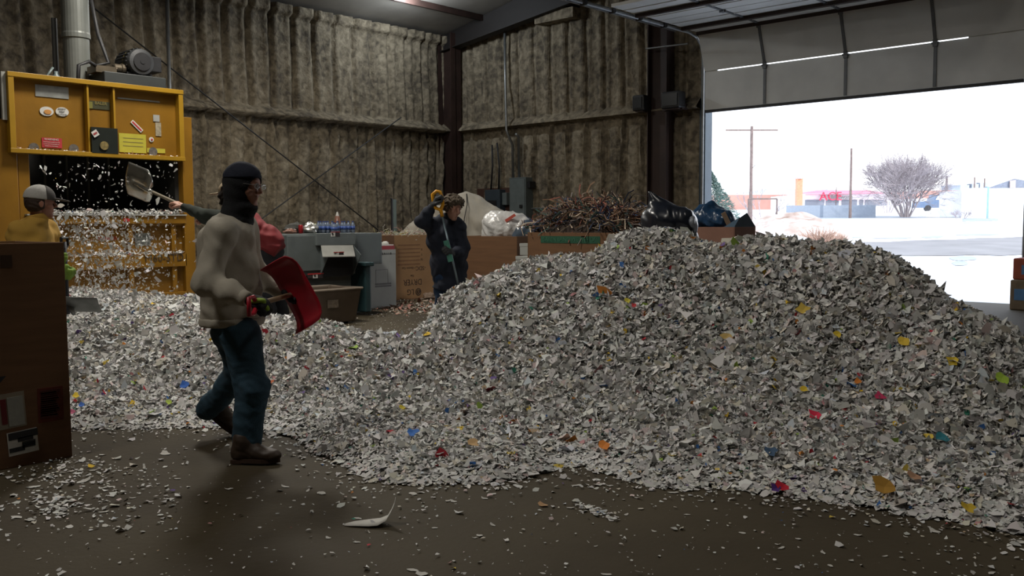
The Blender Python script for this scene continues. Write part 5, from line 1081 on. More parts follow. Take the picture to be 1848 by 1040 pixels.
n = 900; pos = np.array([lf() for _ in range(n)]); nn = np.stack([g.normal(0, .4, n), g.normal(0, .4, n), np.ones(n)], 1); nn /= np.linalg.norm(nn, axis=1)[:, None]
tt = np.array([(.35, .28, .22), (.45, .42, .38), (.25, .15, .10), (.4, .2, .16)])[g.integers(0, 4, n)]; v, f, t = flakes(pos, nn, np.exp(g.normal(math.log(.022), .5, n)), tt); v[:, 2] = np.maximum(v[:, 2], .002); o = mesh_obj('floor_litter', v, f, M_paper); set_tint(o, t); tag(o, 'brownish litter strewn along the feet of the cartons', 'litter', kind='stuff')
# ================================================================== PEOPLE
M_skin = mat('skin', (.36, .17, .115), .55, var=.08, scale=12)
M_skin2 = mat('skin_pale', (.42, .22, .155), .55, var=.08, scale=12)
def head_prims(c, fw, up, s=1.):
    fw = unit(fw); up = unit(up-fw*fw.dot(up)); sd = np.cross(up, fw)     # sd: the person's left
    L = lambda x, y, z: c+(fw*x+sd*y+up*z)*s
    ax = (fw, sd, up); r = lambda *a: tuple(k*s for k in a); p = []
    p.append(('el', L(-.008, 0, .03), ax, r(.098, .076, .092))); p.append(('el', L(.028, 0, -.040), ax, r(.064, .056, .078), .03)); p.append(('rc', L(.068, .012, -.100), L(.068, -.012, -.100), .018*s, .018*s, .02))
    for q in (1, -1):
        p.append(('rc', L(.074, q*.015, .034), L(.064, q*.045, .032), .012*s, .010*s, .012)); p.append(('el', L(.055, q*.042, -.025), ax, r(.028, .022, .024), .015))
    for q in (1, -1): p.append(('sub', L(.094, q*.031, .013), ax, r(.020, .019, .012)))
    p.append(('rc', L(.090, 0, .022), L(.113, 0, -.022), .007*s, .011*s, .008)); p.append(('rc', L(.100, .010, -.028), L(.100, -.010, -.028), .008*s, .008*s, .006))
    for q in (1, -1):
        p.append(('el', L(.078, q*.031, .012), ax, r(.013, .015, .011), .002))
        p.append(('rc', L(.088, 0, -.052), L(.078, q*.022, -.055), .0065*s, .004*s, .004)); p.append(('rc', L(.086, 0, -.064), L(.077, q*.019, -.063), .007*s, .004*s, .004))
        p.append(('el', L(-.008, q*.080, -.005), (fw, sd, up), r(.018, .009, .030), .006))
    return p, L, (fw, sd, up)
def hand_prims(w, a, n, b, s=1., curl=(.55, 1.15, 1.0), r=.0095, thumb=1., spread=0.):
    # w wrist, a towards the knuckles, n the way the palm faces, b the thumb side
    a = unit(a); n = unit(n-a*a.dot(n)); b = unit(b-a*a.dot(b)-n*n.dot(b)); p = []
    p.append(('rc', w, w+a*.03*s, .026*s, .026*s, .01)); p.append(('el', w+a*.052*s, (a, b, n), (.050*s, .042*s, .018*s), .012))
    for i, ln in enumerate((.92, 1.0, .95, .76)):
        k = w+a*(.088-.006*abs(i-1.2))*s+b*(.030-.020*i)*s; q = k; ang = 0.
        p.append(('rc', w+a*.04*s+b*(.02-.013*i)*s, k, .012*s, .0115*s, .008))
        for j, sl in enumerate((.043, .027, .021)):
            ang += curl[j]*(1+.07*i); d = a*math.cos(ang)+n*math.sin(ang)+b*spread*(1.5-i)*.1; e = q+unit(d)*sl*ln*s
            p.append(('rc', q, e, (r+.0010-.0006*j)*s, (r+.0004-.0010*j)*s, .0035)); q = e
    t0 = w+a*.022*s+b*.028*s; t1 = t0+unit(a*.65+b*.75+n*.45)*.040*s; t2 = t1+unit(a*.8+b*(.1-.4*thumb)+n*.75)*.032*s; t3 = t2+unit(a*.5-b*.6*thumb+n*.7)*.024*s
    p += [('rc', t0, t1, .015*s, .0125*s, .01), ('rc', t1, t2, .0115*s, .0105*s, .004), ('rc', t2, t3, .0105*s, .0085*s, .003)]
    return p
def merge(parts):
    vs, fs, k = [], [], 0
    for v, f in parts: vs.append(v); fs.append(f+k); k += len(v)
    return np.concatenate(vs), np.concatenate(fs)
def body(name, lab, m, headp, hands, torso, limbs, foot=None):
    parts = [sdf_mesh(headp, h=.0045, k=.012), sdf_mesh(torso+limbs, h=.018, k=.04)]
    for h_ in hands: parts.append(sdf_mesh(h_, h=.0042, k=.006))
    v, f = merge(parts); o = mesh_obj(name, v, f, m, smooth=True, origin=foot); return tag(o, lab, 'person')
def eyes(L, par, s=1.):
    for q in (1, -1):
        c = L(.088, q*.031, .012); MB().lathe(L(.0905, q*.031, .012), unit(L(1, q*.05, 0)-L(0, 0, 0)), [(-.003, .0045), (.0, .004), (.0012, .002)], 10).build('iris', M_ink, par, smooth=True)
def boot(name, heel, toe, par, m, msole, up=UP, h=.11, w=.047, shaft=None):
    heel = np.asarray(heel, float); toe = np.asarray(toe, float); t = unit(toe-heel); sd = unit(np.cross(up, t)); u = np.cross(t, sd); L = np.linalg.norm(toe-heel)
    A = lambda x, z, y=0: heel+t*x*L+u*z+sd*y
    ax = (t, sd, u)
    pr = [('el', A(.15, .05), ax, (.055, .042, .052)), ('el', A(.50, .045), ax, (.10, .046, .045)), ('el', A(.80, .038), ax, (.065, .049, .036)), ('rc', A(.22, .06), A(.22, h+.02), .048, .052), ('rc', A(.28, .09), A(.55, .06), .042, .036)]
    if shaft is not None: pr.append(('rc', A(.22, h), np.asarray(shaft, float), .050, .052))
    b = sdf_obj(name, m, par, prims=pr, h=.007, k=.025, cuts=[(A(.5, .012), -u)], wr=[(60, .0015, .5, (0, 0, 1))])
    n = 20; out = []
    for k in range(n):
        a = 2*math.pi*k/n; x = .5+.5*math.cos(a)*1.02; y = math.sin(a)*(w-.004*math.cos(a)+.006*(math.cos(a) > .2)); out.append(A(x, 0, y))
    MB().poly(out, .022, u).build('sole', msole, b)
    MB().box(A(.12, .004), (L*.24, w*1.7, .02), np.stack(ax, 1)).build('heel_block', msole, b)
    mb = MB()
    for k in range(5):
        c = A(.34+.07*k, .135-.018*k if k else .13); mb.tube([c-sd*.028+u*-.012, c+u*.002, c+sd*.028+u*-.012], .0035, 5)
    mb.build('laces', mat('boot_lace', (.10, .07, .035), .8), b); return b
def pt(*a): return P(*a)
# ---------------------------------------------------------------- the walking man
fw = unit(R_*.96-F_*.22); sd = np.cross(UP, fw)   # his left is away from the viewer
M_sweat = mat('grey_sweatshirt', (.42, .385, .32), .95, var=.08, scale=5, bump=.12, bscale=160)
M_jean = mat('blue_jeans', (.026, .066, .102), .9, var=.25, scale=7, bump=.15, bscale=150)
M_hood = mat('black_knit', (.008, .009, .012), .95, var=.2, bump=.3, bscale=120)
M_boot = mat('dark_brown_leather', (.045, .028, .018), .55, var=.25, scale=14); M_sole = mat('boot_sole', (.05, .025, .015), .8)
d0 = 5.2
hc = pt(440, 337, d0+.02); hp, HL, hax = head_prims(hc, unit(R_*.93-F_*.30-UP*.10), unit(UP+R_*.03), 1.0)
neck = pt(427, 393, d0+.03)
shR, shL = pt(398, 419, d0-.17), pt(440, 414, d0+.19)
elR, wrR = pt(373, 510, d0-.27), pt(448, 541, d0-.36)
elL, wrL = pt(462, 497, d0+.25), pt(512, 530, d0+.14)
pel = pt(422, 575, d0+.05)
hipR, hipL = pt(434, 605, d0-.06), pt(422, 600, d0+.15)
gR = G(447, 833); dR = gR.dot(F_)
knR = pt(455, 700, dR-.0); anR = pt(445, 806, dR)
knL = pt(433, 672, d0+.27); anL = pt(377, 738, d0+.42)
gripR = pt(466, 549, d0-.36); gripL = pt(529, 531, d0+.10)
hd = unit(gripL-gripR)    # the shovel shaft
handR = hand_prims(wrR, unit(gripR-wrR+R_*.02), unit(-UP*.8+F_*.4+R_*.2), F_*.5-UP*.2+R_*.3, 1.05, curl=(.7, 1.2, 1.0))
handL = hand_prims(wrL, unit(gripL-wrL+R_*.04), unit(-UP*.5-F_*.3+R_*.1), -F_+UP*.3, 1.05, curl=(.7, 1.2, 1.0))
torso = [('rc', neck, hc-UP*.02, .055, .06), ('el', pt(420, 450, d0), (fw, sd, UP), (.10, .15, .2)), ('el', pt(420, 540, d0+.03), (fw, sd, UP), (.10, .14, .2)), ('rc', hipR, hipL, .09, .09)]
limbs = [rc(shR, elR, .05, .04), rc(elR, wrR, .04, .026), rc(shL, elL, .05, .04), rc(elL, wrL, .04, .026), rc(hipR, knR, .08, .055), rc(knR, anR, .055, .04), rc(hipL, knL, .08, .055), rc(knL, anL, .055, .04), rc(anR, anR+fw*.12-UP*.05, .035, .03)]
man = body('person', 'man in grey sweatshirt and black balaclava striding right with a red shovel', M_skin, hp, [handR, handL], torso, limbs, foot=(gR[0], gR[1], 0))
eyes(HL, man)
wr_t = [(6, .0045, .3, (.8, .5, .2), 5), (11, .0050, 2., (.6, .5, -.5), 3.2), (22, .0036, 1., (.9, .5, .4), 2.2), (9, .0045, 3.1, (.2, .2, 1), 4.5), (44, .0012, 2., (.7, .7, .1), 2)]
sw = [('el', pt(410, 448, d0+.01), (fw, sd, UP), (.150, .200, .20)), ('el', pt(416, 515, d0+.02), (fw, sd, UP), (.168, .195, .24)), ('el', pt(417, 572, d0+.03), (fw, sd, UP), (.172, .185, .12)), rc(shR, shL, .082, .078), rc(neck+UP*-.02, pt(424, 425, d0), .075, .10),
      rc(shR, elR, .082, .072), rc(elR, elR*.45+wrR*.55, .074, .058), rc(elR*.45+wrR*.55, wrR-unit(wrR-elR)*.03, .056, .040), rc(shL, elL, .078, .064), rc(elL, wrL-unit(wrL-elL)*.02, .060, .046)]
hem = pt(420, 588, d0)
v, f = sdf_mesh(sw, h=.008, k=.045, wr=wr_t, cuts=[(hem, unit(-UP+R_*-.03))])
swo = mesh_obj('sweatshirt', v, f, M_sweat, man, smooth=True)
for (w_, e_, r_) in ((wrR, elR, .042), (wrL, elL, .044)):
    t_ = unit(w_-e_); sdf = MB().lathe(w_-t_*.045, t_, [(0, r_*.8), (.004, r_*1.04), (.040, r_*.98), (.046, r_*.8)], 20).build('cuff', M_sweat, swo, smooth=True)
v, f = sdf_mesh([('el', pt(419, 577, d0+.03), (fw, sd, UP), (.181, .193, .13))], h=.009, k=.02, wr=[(24, .004, 1., (0, 0, 1))], cuts=[(hem+UP*.0, -UP), (hem+UP*.05, UP)]); mesh_obj('waistband', v, f, M_sweat, swo, smooth=True)
mc_ = [(26, .0035, .5, (.8, .3, .6)), (11, .006, 2.5, (.9, .2, .5)), (48, .0018, 1.1, (.3, .3, 1))]
jr = [('el', pt(425, 598, d0+.04), (fw, sd, UP), (.135, .165, .12)), rc(hipR, knR, .112, .086), rc(knR, anR+UP*.0, .088, .082), rc(hipL, knL, .11, .083), rc(knL, anL, .083, .072)]
v, f = sdf_mesh(jr, h=.008, k=.04, wr=mc_, cuts=[(anR-UP*.03, unit(-UP)), ] , extra=None)
jn = mesh_obj('jeans', v, f, M_jean, man, smooth=True)
tl_ = unit(anL-knL); 
boot('boot', G(421, 836)+UP*.012, G(505, 838)+UP*.012, man, M_boot, M_sole, h=.11, shaft=anR+UP*.02)
hl = pt(362, 733, d0+.48); to = pt(415, 779, d0+.50); upb = unit(np.cross(np.cross(unit(to-hl), UP), unit(to-hl))); boot('boot', hl, hl+unit(to-hl)*.285, man, M_boot, M_sole, up=unit(UP+R_*.9), h=.09, shaft=anL)
# balaclava: covers the crown, the sides and the neck, open at the face
fwh, sdh, uph = hax
hoodp = [('el', HL(-.014, 0, .034), hax, (.112, .092, .104)), ('el', HL(-.02, 0, -.04), hax, (.100, .088, .10)), rc(HL(-.02, 0, -.09), neck+UP*.0, .078, .098), ('el', HL(.03, 0, -.118), hax, (.062, .062, .045))]
def face_hole(p, d):
    q = (p-HL(.125, 0, -.022)); x = q@fwh; y = q@sdh; z = q@uph
    e = (np.sqrt((x/.095)**2+(y/.074)**2+(z/.086)**2)-1)*.07; return np.maximum(d, -e)
v, f = sdf_mesh(hoodp, h=.006, k=.03, extra=face_hole, wr=[(30, .003, .7, (0, .3, 1))]); hood = mesh_obj('balaclava', v, f, M_hood, man, smooth=True)
v, f = sdf_mesh([('el', HL(-.013, 0, .040), hax, (.1155, .0955, .1025))], h=.005, k=.02, wr=[(40, .0012, 1., (0, 0, 1))], cuts=[(HL(0, 0, .048), -unit(uph-fwh*.10))]); mesh_obj('knit_cap', v, f, mat('navy_knit', (.010, .014, .030), .9, bump=.2, bscale=120), man, smooth=True)
v, f = sdf_mesh([('rc', HL(-.105, .0, -.02), HL(-.125, .0, -.07), .035, .03), ('rc', HL(-.125, 0, -.07), HL(-.135, 0, -.11), .03, .012)], h=.006, k=.02, wr=[(60, .006, .3, (0, 0, 1))]); mesh_obj('hair', v, f, mat('dark_hair', (.02, .013, .009), .8), man, smooth=True)
# glasses
M_glw = mat('glasses_frame', (.55, .55, .56), .25, .8)
gl = MB()
for q in (1, -1):
    c = HL(.108, q*.032, .010); gl.tube([c+sdh*.024*math.cos(a_)+uph*.016*math.sin(a_) for a_ in np.arange(17)*math.pi/8], .0016, 5); gl.tube([HL(.106, q*.056, .016), HL(.06, q*.075, .018), HL(.0, q*.083, .015)], .002, 5)
gl.tube([HL(.110, .009, .012), HL(.114, 0, .014), HL(.110, -.009, .012)], .0016, 5); go = gl.build('glasses', M_glw, man)
for q in (1, -1):
    c = HL(.108, q*.032, .010); MB().poly([c+sdh*.0235*math.cos(a_)+uph*.0155*math.sin(a_) for a_ in np.arange(16)*math.pi/8], .001, fwh).build('lens', mat('lens_glass', (.8, .85, .9), .03, trans=.9, var=.02), go)
M_glk = mat('black_glove', (.012, .013, .014), .8, var=.3, scale=20); M_glg = mat('lime_glove', (.22, .34, .03), .8, var=.1)
for nm, hpz in (('glove', handR), ('glove', handL)):
    v, f = sdf_mesh(hpz, h=.0045, k=.008, grow=.0035); go = mesh_obj(nm, v, f, M_glk, man, smooth=True)
v, f = sdf_mesh([('el', wrR+unit(gripR-wrR)*.045+UP*.012+F_*-.004, (unit(gripR-wrR), F_, UP), (.048, .044, .017)), rc(wrR+unit(gripR-wrR)*.085+UP*.012, wrR+unit(gripR-wrR)*.105-UP*.006, .022, .018)], h=.005, k=.01); mesh_obj('glove_back', v, f, M_glg, go, smooth=True)
# the red scoop shovel he carries: shaft from his near hand, blade seen from behind
M_redp = mat('red_plastic', (.42, .012, .028), .38, var=.12, scale=5, spec=.5); M_wood = mat('ash_handle', (.28, .19, .11), .6, var=.15, scale=4, stretch=(1, 1, 8))
sh = empty('scoop_shovel', pt(535, 590, d0+.10), 'red plastic scoop shovel carried by the man in the grey sweatshirt', 'shovel')
s0 = gripR-hd*.01; s1 = gripL+hd*.10
MB().cyl(s0, s1, .015, n=12).build('shaft', M_wood, sh, smooth=True)
MB().tube([s0-hd*.0, s0-hd*.05+UP*.045, s0-hd*.10+UP*.045, s0-hd*.10-UP*.045, s0-hd*.05-UP*.045, s0], .013, 8).build('grip', M_redp, sh, smooth=True)
bu = unit(pt(575, 588, d0+.04)-pt(508, 466, d0+.04)); bn = unit(hd-bu*hd.dot(bu)); bw = unit(np.cross(bu, bn))   # long edge, shaft direction, outward
cen = pt(538, 526, d0+.06)
nu, nw = 15, 9; pts = np.zeros((nu, nw, 3))
bln = unit(R_*.57-F_*.79+UP*.24)
bln = unit(bln-bu*bln.dot(bu)); bwd = np.cross(bu, bln)
for i in range(nu):
    for j in range(nw):
        u = -1+2*i/(nu-1); w = j/(nw-1); hl_ = .212*(1-.06*w**3) 
        side = abs(u)**6*.05
        pts[i, j] = cen+bu*u*hl_+bln*(-.085+.27*w)+bwd*(.055*(1-w)**2-side*-1)
v, f = grid_mesh(pts); bl = mesh_obj('blade', v, f, M_redp, sh, smooth=True); sm = bl.modifiers.new('thickness', 'SOLIDIFY'); sm.thickness = .006; sm.offset = 0
for u in (-.45, 0, .45):
    MB().tube([cen+bu*u*.2+bln*(-.07+.24*w)+bwd*(.055*(1-(w*.9+.05))**2-.006) for w in np.linspace(0, 1, 6)], .006, 6).build('rib', M_redp, sh, smooth=True)
MB().lathe(gripL+hd*.02, hd, [(0, .018), (.02, .026), (.10, .024), (.13, .012)], 14).build('socket', mat('worn_metal', (.40, .38, .37), .35, .6, var=.25, scale=12), sh, smooth=True)
# ---------------------------------------------------------------- the worker in the white cap behind the tall carton
d1 = 7.2; fw1 = unit(R_*.88+F_*.46); sd1 = np.cross(UP, fw1); hc = pt(73, 367, d1); hp, HL1, hax1 = head_prims(hc, unit(R_*.80+F_*.60), UP, 1.0)
neck = pt(66, 398, d1); shR, shL = pt(38, 424, d1-.14), pt(80, 416, d1+.2); elR, wrR = pt(62, 492, d1-.22), pt(104, 494, d1-.12); elL, wrL = pt(98, 458, d1+.2), pt(104, 466, d1+.0)
pel = pt(52, 545, d1); hipR, hipL = pel-sd1*.09, pel+sd1*.09; gb = G(120, 708); d1f = gb.dot(F_)
knR = pt(60, 620, d1-.05); anR = V(pt(50, 690, d1)[0], pt(50, 690, d1)[1], .1); anL = gb-fw1*.13+UP*.09; knL = (hipL+anL)/2+fw1*.06
shaft_t, shaft_b = pt(117, 455, d1-.06), pt(122, 556, d1-.06); sdv = unit(shaft_b-shaft_t)
hR1 = hand_prims(wrR, unit(pt(122, 496, d1-.06)-wrR), unit(F_*.6+UP*.1), -UP*.2+F_*.2+sdv*-1, 1.1); hL1 = hand_prims(wrL, unit(pt(120, 468, d1-.06)-wrL), unit(-F_+UP*.1), -sdv, 1.1)
torso = [('rc', neck, hc, .055, .06), ('el', pt(55, 450, d1), (fw1, sd1, UP), (.1, .15, .2)), ('el', pel, (fw1, sd1, UP), (.1, .14, .2))]
limbs = [rc(shR, elR, .05, .04), rc(elR, wrR, .04, .026), rc(shL, elL, .05, .04), rc(elL, wrL, .04, .026), rc(hipR, knR, .08, .055), rc(knR, anR, .055, .04), rc(hipL, knL, .08, .055), rc(knL, anL, .055, .04)]
man = body('person', 'worker in mustard jacket and white mesh cap behind the tall carton', M_skin, hp, [hR1, hL1], torso, limbs); eyes(HL1, man)
M_mus = mat('mustard_fleece', (.46, .27, .045), .9, var=.1, scale=5, bump=.1, bscale=120)
jk = [('el', pt(56, 452, d1), (fw1, sd1, UP), (.17, .235, .24)), ('el', pt(54, 520, d1), (fw1, sd1, UP), (.175, .215, .22)), rc(shR, shL, .10, .09), rc(neck-UP*.03, pt(58, 425, d1), .085, .14), rc(shR, elR, .095, .075), rc(elR, wrR-unit(wrR-elR)*.03, .075, .05), rc(shL, elL, .09, .07), rc(elL, wrL-unit(wrL-elL)*.03, .07, .05)]
v, f = sdf_mesh(jk, h=.010, k=.05, wr=[(13, .010, .2, (.4, .1, 1)), (26, .005, 1.7, (1, .3, .5))], cuts=[(pt(54, 555, d1), -UP)]); jo = mesh_obj('jacket', v, f, M_mus, man, smooth=True)
v, f = sdf_mesh([('rc', neck-UP*.01, neck+UP*.03+fw1*.01, .082, .078)], h=.008, k=.02, cuts=[(neck+UP*.05+fw1*.0, unit(UP-fw1*.25))]); mesh_obj('collar', v, f, M_mus, jo, smooth=True)
v, f = sdf_mesh([('el', pel-UP*.0, (fw1, sd1, UP), (.14, .17, .12)), rc(hipR, knR, .105, .085), rc(knR, anR, .085, .075), rc(hipL, knL, .105, .085), rc(knL, anL, .085, .075)], h=.014, k=.04, cuts=[(V(0, 0, .07), -UP)]); mesh_obj('trousers', v, f, mat('dark_trousers', (.02, .022, .028), .9), man, smooth=True)
boot('boot', gb-fw1*.15+UP*.01, gb+fw1*.14+UP*.01, man, M_boot, M_sole); q_ = V(anR[0], anR[1], .01); boot('boot', q_-fw1*.06, q_+fw1*.22, man, M_boot, M_sole)
h1, s1_, u1 = hax1
def capcut(p, d): return np.maximum(d, -((p-HL1(0, 0, .030))@unit(u1+h1*.10)))
v, f = sdf_mesh([('el', HL1(-.008, 0, .045), hax1, (.114, .094, .102))], h=.006, k=.02, extra=lambda p, d: np.maximum(capcut(p, d), ((p-HL1(.035, 0, 0))@h1))); cp = mesh_obj('trucker_cap', v, f, mat('cap_mesh_white', (.50, .49, .46), .8, var=.08, scale=60, bump=.4, bscale=300), man, smooth=True)
v, f = sdf_mesh([('el', HL1(-.006, 0, .046), hax1, (.117, .096, .103))], h=.006, k=.02, extra=lambda p, d: np.maximum(capcut(p, d), -((p-HL1(.033, 0, 0))@h1))); fr_ = mesh_obj('cap_front', v, f, mat('cap_dark_grey', (.06, .055, .05), .8), cp, smooth=True)
v, f = sdf_mesh([('el', HL1(.135, 0, .030), (unit(h1-u1*.18), s1_, unit(u1+h1*.18)), (.085, .080, .008))], h=.005, k=.01); mesh_obj('visor', v, f, mat('cap_dark_grey', None), cp, smooth=True)
MB().lathe(HL1(-.008, 0, .146), u1, [(0, .009), (.006, .005)], 10).build('cap_button', mat('cap_dark_grey', None), cp)
v, f = sdf_mesh([('el', HL1(-.018, 0, .022), hax1, (.100, .086, .075)), ('el', HL1(-.035, 0, -.02), hax1, (.075, .080, .055))], h=.006, k=.02, wr=[(70, .003, .2, (0, 0, 1))], extra=lambda p, d: np.maximum(d, ((p-HL1(.02, 0, 0))@h1))); mesh_obj('hair', v, f, mat('brown_hair', (.035, .02, .012), .8), man, smooth=True)
M_limeg = mat('green_glove', (.20, .33, .04), .75, var=.2, scale=14)
for h_ in (hR1, hL1): v, f = sdf_mesh(h_, h=.005, k=.008, grow=.006); mesh_obj('glove', v, f, M_limeg, man, smooth=True)
def scoop(e, c, along, across, nrm, L, W, m, curve=.04, tip=0., name='blade', th=.003):
    nu, nw = 13, 13; pts = np.zeros((nu, nw, 3))
    for i in range(nu):
        for j in range(nw):
            u = i/(nu-1); w = -1+2*j/(nw-1); wd = W/2*(1-tip*max(0, u-.5)**2*4*.5); 
            pts[i, j] = c+along*L*u*(1-tip*.25*w*w*u)+across*w*wd+nrm*(curve*w*w+curve*1.2*max(0, .35-u)**2*6*(1-w*w*.5))
    v, f = grid_mesh(pts); b = mesh_obj(name, v, f, m, e, smooth=True); s_ = b.modifiers.new('thickness', 'SOLIDIFY'); s_.thickness = th; return b
e = empty('flat_shovel', shaft_b, 'dark handled grey scoop shovel held by the worker in the white cap', 'shovel')
MB().cyl(shaft_t-sdv*.08, shaft_b+sdv*.05, .016, n=10).build('shaft', mat('handle_dark', (.04, .045, .06), .5), e, smooth=True); MB().tube([shaft_t-sdv*.02, shaft_t-sdv*.05+F_*.05, shaft_t-sdv*.11+F_*.05, shaft_t-sdv*.11-F_*.05, shaft_t-sdv*.05-F_*.05, shaft_t-sdv*.02], .012, 6).build('grip', M_black, e)
al = unit(R_*1.0+F_*.25-UP*.05); scoop(e, shaft_b-UP*.0-R_*.02, al, unit(F_*.9-R_*.2-UP*.55), unit(UP), .26, .26, mat('shovel_aluminium', (.22, .23, .23), .4, .6, var=.25, scale=10), .03)
MB().lathe(shaft_b-sdv*.04, unit(sdv+al*.5), [(0, .018), (.06, .022), (.11, .012)], 12).build('socket', mat('shovel_aluminium', None), e, smooth=True)
# ---------------------------------------------------------------- the worker in the red jacket feeding the baler
d2 = 9.25; fw2 = unit(-R_*.93+F_*.35); sd2 = np.cross(UP, fw2)
hc = pt(414, 352, d2+.05); hp, HL2, hax2 = head_prims(hc, unit(-R_*.95+F_*.25-UP*.1), unit(UP-R_*.1), 1.0); neck = pt(428, 372, d2)
shN, shF = pt(432, 396, d2-.16), pt(418, 388, d2+.2); elN, wrN = pt(372, 391, d2-.12), pt(330, 373, d2+.02); elF, wrF = pt(398, 405, d2+.2), pt(372, 393, d2+.22)
pel = pt(484, 452, d2+.0); gz2 = .12
kn1, kn2 = pt(478, 510, d2-.1), pt(500, 512, d2+.12); an1 = V(*(pt(490, 560, d2-.1)[:2]), gz2+.08); an2 = V(*(pt(512, 560, d2+.1)[:2]), gz2+.08)
g1 = pt(315, 365, d2+.04); hdv = unit(pt(268, 343, d2+.22)-pt(350, 380, d2-.02))
hN = hand_prims(wrN, unit(g1-wrN), unit(-UP+F_*.2), -F_*.6+UP*.2, 1.1, curl=(.6, 1.1, .9)); hF = hand_prims(wrF, unit(-R_-UP*.1), unit(-UP), F_, 1.0, curl=(.8, 1.2, 1.))
torso = [('rc', neck, hc, .055, .06), ('el', pt(448, 410, d2), (unit(-R_*.68+UP*.73), sd2, unit(UP*.68+R_*.73)), (.18, .14, .08)), ('el', pel, (fw2, sd2, UP), (.12, .14, .15)), rc(pt(450, 414, d2), pel, .08, .09)]
limbs = [rc(shN, elN, .05, .04), rc(elN, wrN, .04, .026), rc(shF, elF, .05, .04), rc(elF, wrF, .04, .026), rc(pel-sd2*.08, kn1, .08, .055), rc(kn1, an1, .055, .04), rc(pel+sd2*.08, kn2, .08, .055), rc(kn2, an2, .055, .04)]
man = body('person', 'worker in red jacket and dark sleeves leaning left behind the walking man', M_skin2, hp, [hN, hF], torso, limbs, foot=(pel[0], pel[1], gz2)); eyes(HL2, man)
M_rj = mat('red_jacket', (.20, .018, .022), .8, var=.2, scale=5); M_ds = mat('dark_green_sleeve', (.016, .022, .016), .9, var=.2)
v, f = sdf_mesh([('el', pt(452, 412, d2), (unit(-R_*.68+UP*.73), sd2, unit(UP*.68+R_*.73)), (.27, .21, .15)), ('el', pt(486, 437, d2), (unit(-R_*.68+UP*.73), sd2, unit(UP*.68+R_*.73)), (.19, .19, .155)), rc(shN, shF, .09, .09), rc(shN, shN*.6+elN*.4, .085, .08), rc(shF, elF, .08, .065), rc(elF, wrF, .065, .05), rc(neck, shN*.5+shF*.5, .07, .09)], h=.011, k=.05, wr=[(14, .012, .9, (.6, .1, 1)), (30, .005, 2.7, (1, .3, .5))], cuts=[(pt(495, 470, d2), unit(-UP*.6+R_*.8))]); jo = mesh_obj('jacket', v, f, M_rj, man, smooth=True)
v, f = sdf_mesh([rc(shN*.7+elN*.3, elN, .082, .072), rc(elN, wrN-unit(wrN-elN)*.03, .072, .042)], h=.010, k=.04, wr=[(22, .006, .4, (1, .2, .2))]); mesh_obj('sleeve', v, f, M_ds, man, smooth=True)
v, f = sdf_mesh([('el', pel, (fw2, sd2, UP), (.14, .17, .15)), rc(pel-sd2*.08, kn1, .105, .085), rc(kn1, an1, .085, .075), rc(pel+sd2*.08, kn2, .105, .085), rc(kn2, an2, .085, .075)], h=.014, k=.04, wr=[(20, .006, .4, (0, .2, 1))], cuts=[(V(0, 0, gz2+.06), -UP)]); mesh_obj('trousers', v, f, mat('dark_trousers', None), man, smooth=True)
for a_ in (an1, an2): q_ = a_-UP*.07; boot('boot', q_-fw2*.07, q_+fw2*.21, man, M_boot, M_sole)
v, f = sdf_mesh([('el', HL2(-.008, 0, .046), hax2, (.116, .096, .10))], h=.007, k=.02, cuts=[(HL2(0, 0, .03), -hax2[2])]); v2, f2 = sdf_mesh([('el', HL2(-.02, 0, .012), hax2, (.100, .088, .085)), ('el', HL2(-.05, 0, -.05), hax2, (.06, .07, .06))], h=.007, k=.02, wr=[(60, .004, .3, (0, 0, 1))], extra=lambda p, d: np.maximum(d, ((p-HL2(.015, 0, 0))@hax2[0]))); mesh_obj('hair', v2, f2, mat('dark_hair', None), man, smooth=True); cp = mesh_obj('cap', v, f, mat('cap_tan', (.33, .26, .17), .8), man, smooth=True); v, f = sdf_mesh([('el', HL2(.14, 0, .030), hax2, (.085, .078, .008))], h=.005, k=.01); mesh_obj('visor', v, f, mat('cap_tan', None), cp, smooth=True)
M_stl = mat('polished_steel', (.62, .62, .58), .24, .9, var=.25, scale=7)
e = empty('steel_scoop_shovel', pt(245, 350, d2+.3), 'shiny steel scoop shovel swung up into the baler opening', 'shovel')
s_a, s_b = pt(384, 396, d2-.1), pt(262, 341, d2+.16); hdv = unit(s_b-s_a); MB().cyl(s_a, s_b, .017, n=10).build('shaft', mat('handle_tan', (.22, .19, .14), .6), e, smooth=True)
ac = unit(UP*.85-F_*.12-R_*.35); ac = unit(ac-hdv*ac.dot(hdv)); nn_ = unit(np.cross(hdv, ac)); nn_ = nn_ if nn_.dot(F_) > 0 else -nn_
nu, nw = 19, 17; pts = np.zeros((nu, nw, 3)); c0_ = s_b-hdv*.06
for i in range(nu):
    for j in range(nw):
        u = i/(nu-1); w = -1+2*j/(nw-1); wid = .185*math.sqrt(max(.04, 1-max(0, 1-u*3.)**2)) 
        pts[i, j] = c0_+hdv*(.34*u)+ac*w*wid+nn_*(.055*w*w*(1-.3*u)+.02-.09*max(0, .3-u))-nn_*.02*math.exp(-(w/.16)**2)*(u < .75)*-1
v, f = grid_mesh(pts); b = mesh_obj('blade', v, f, M_stl, e, smooth=True); b.modifiers.new('thickness', 'SOLIDIFY').thickness = .004
MB().lathe(s_b-hdv*.10, hdv, [(0, .02), (.06, .024), (.16, .016), (.24, .003)], 12).build('socket', M_stl, e, smooth=True)
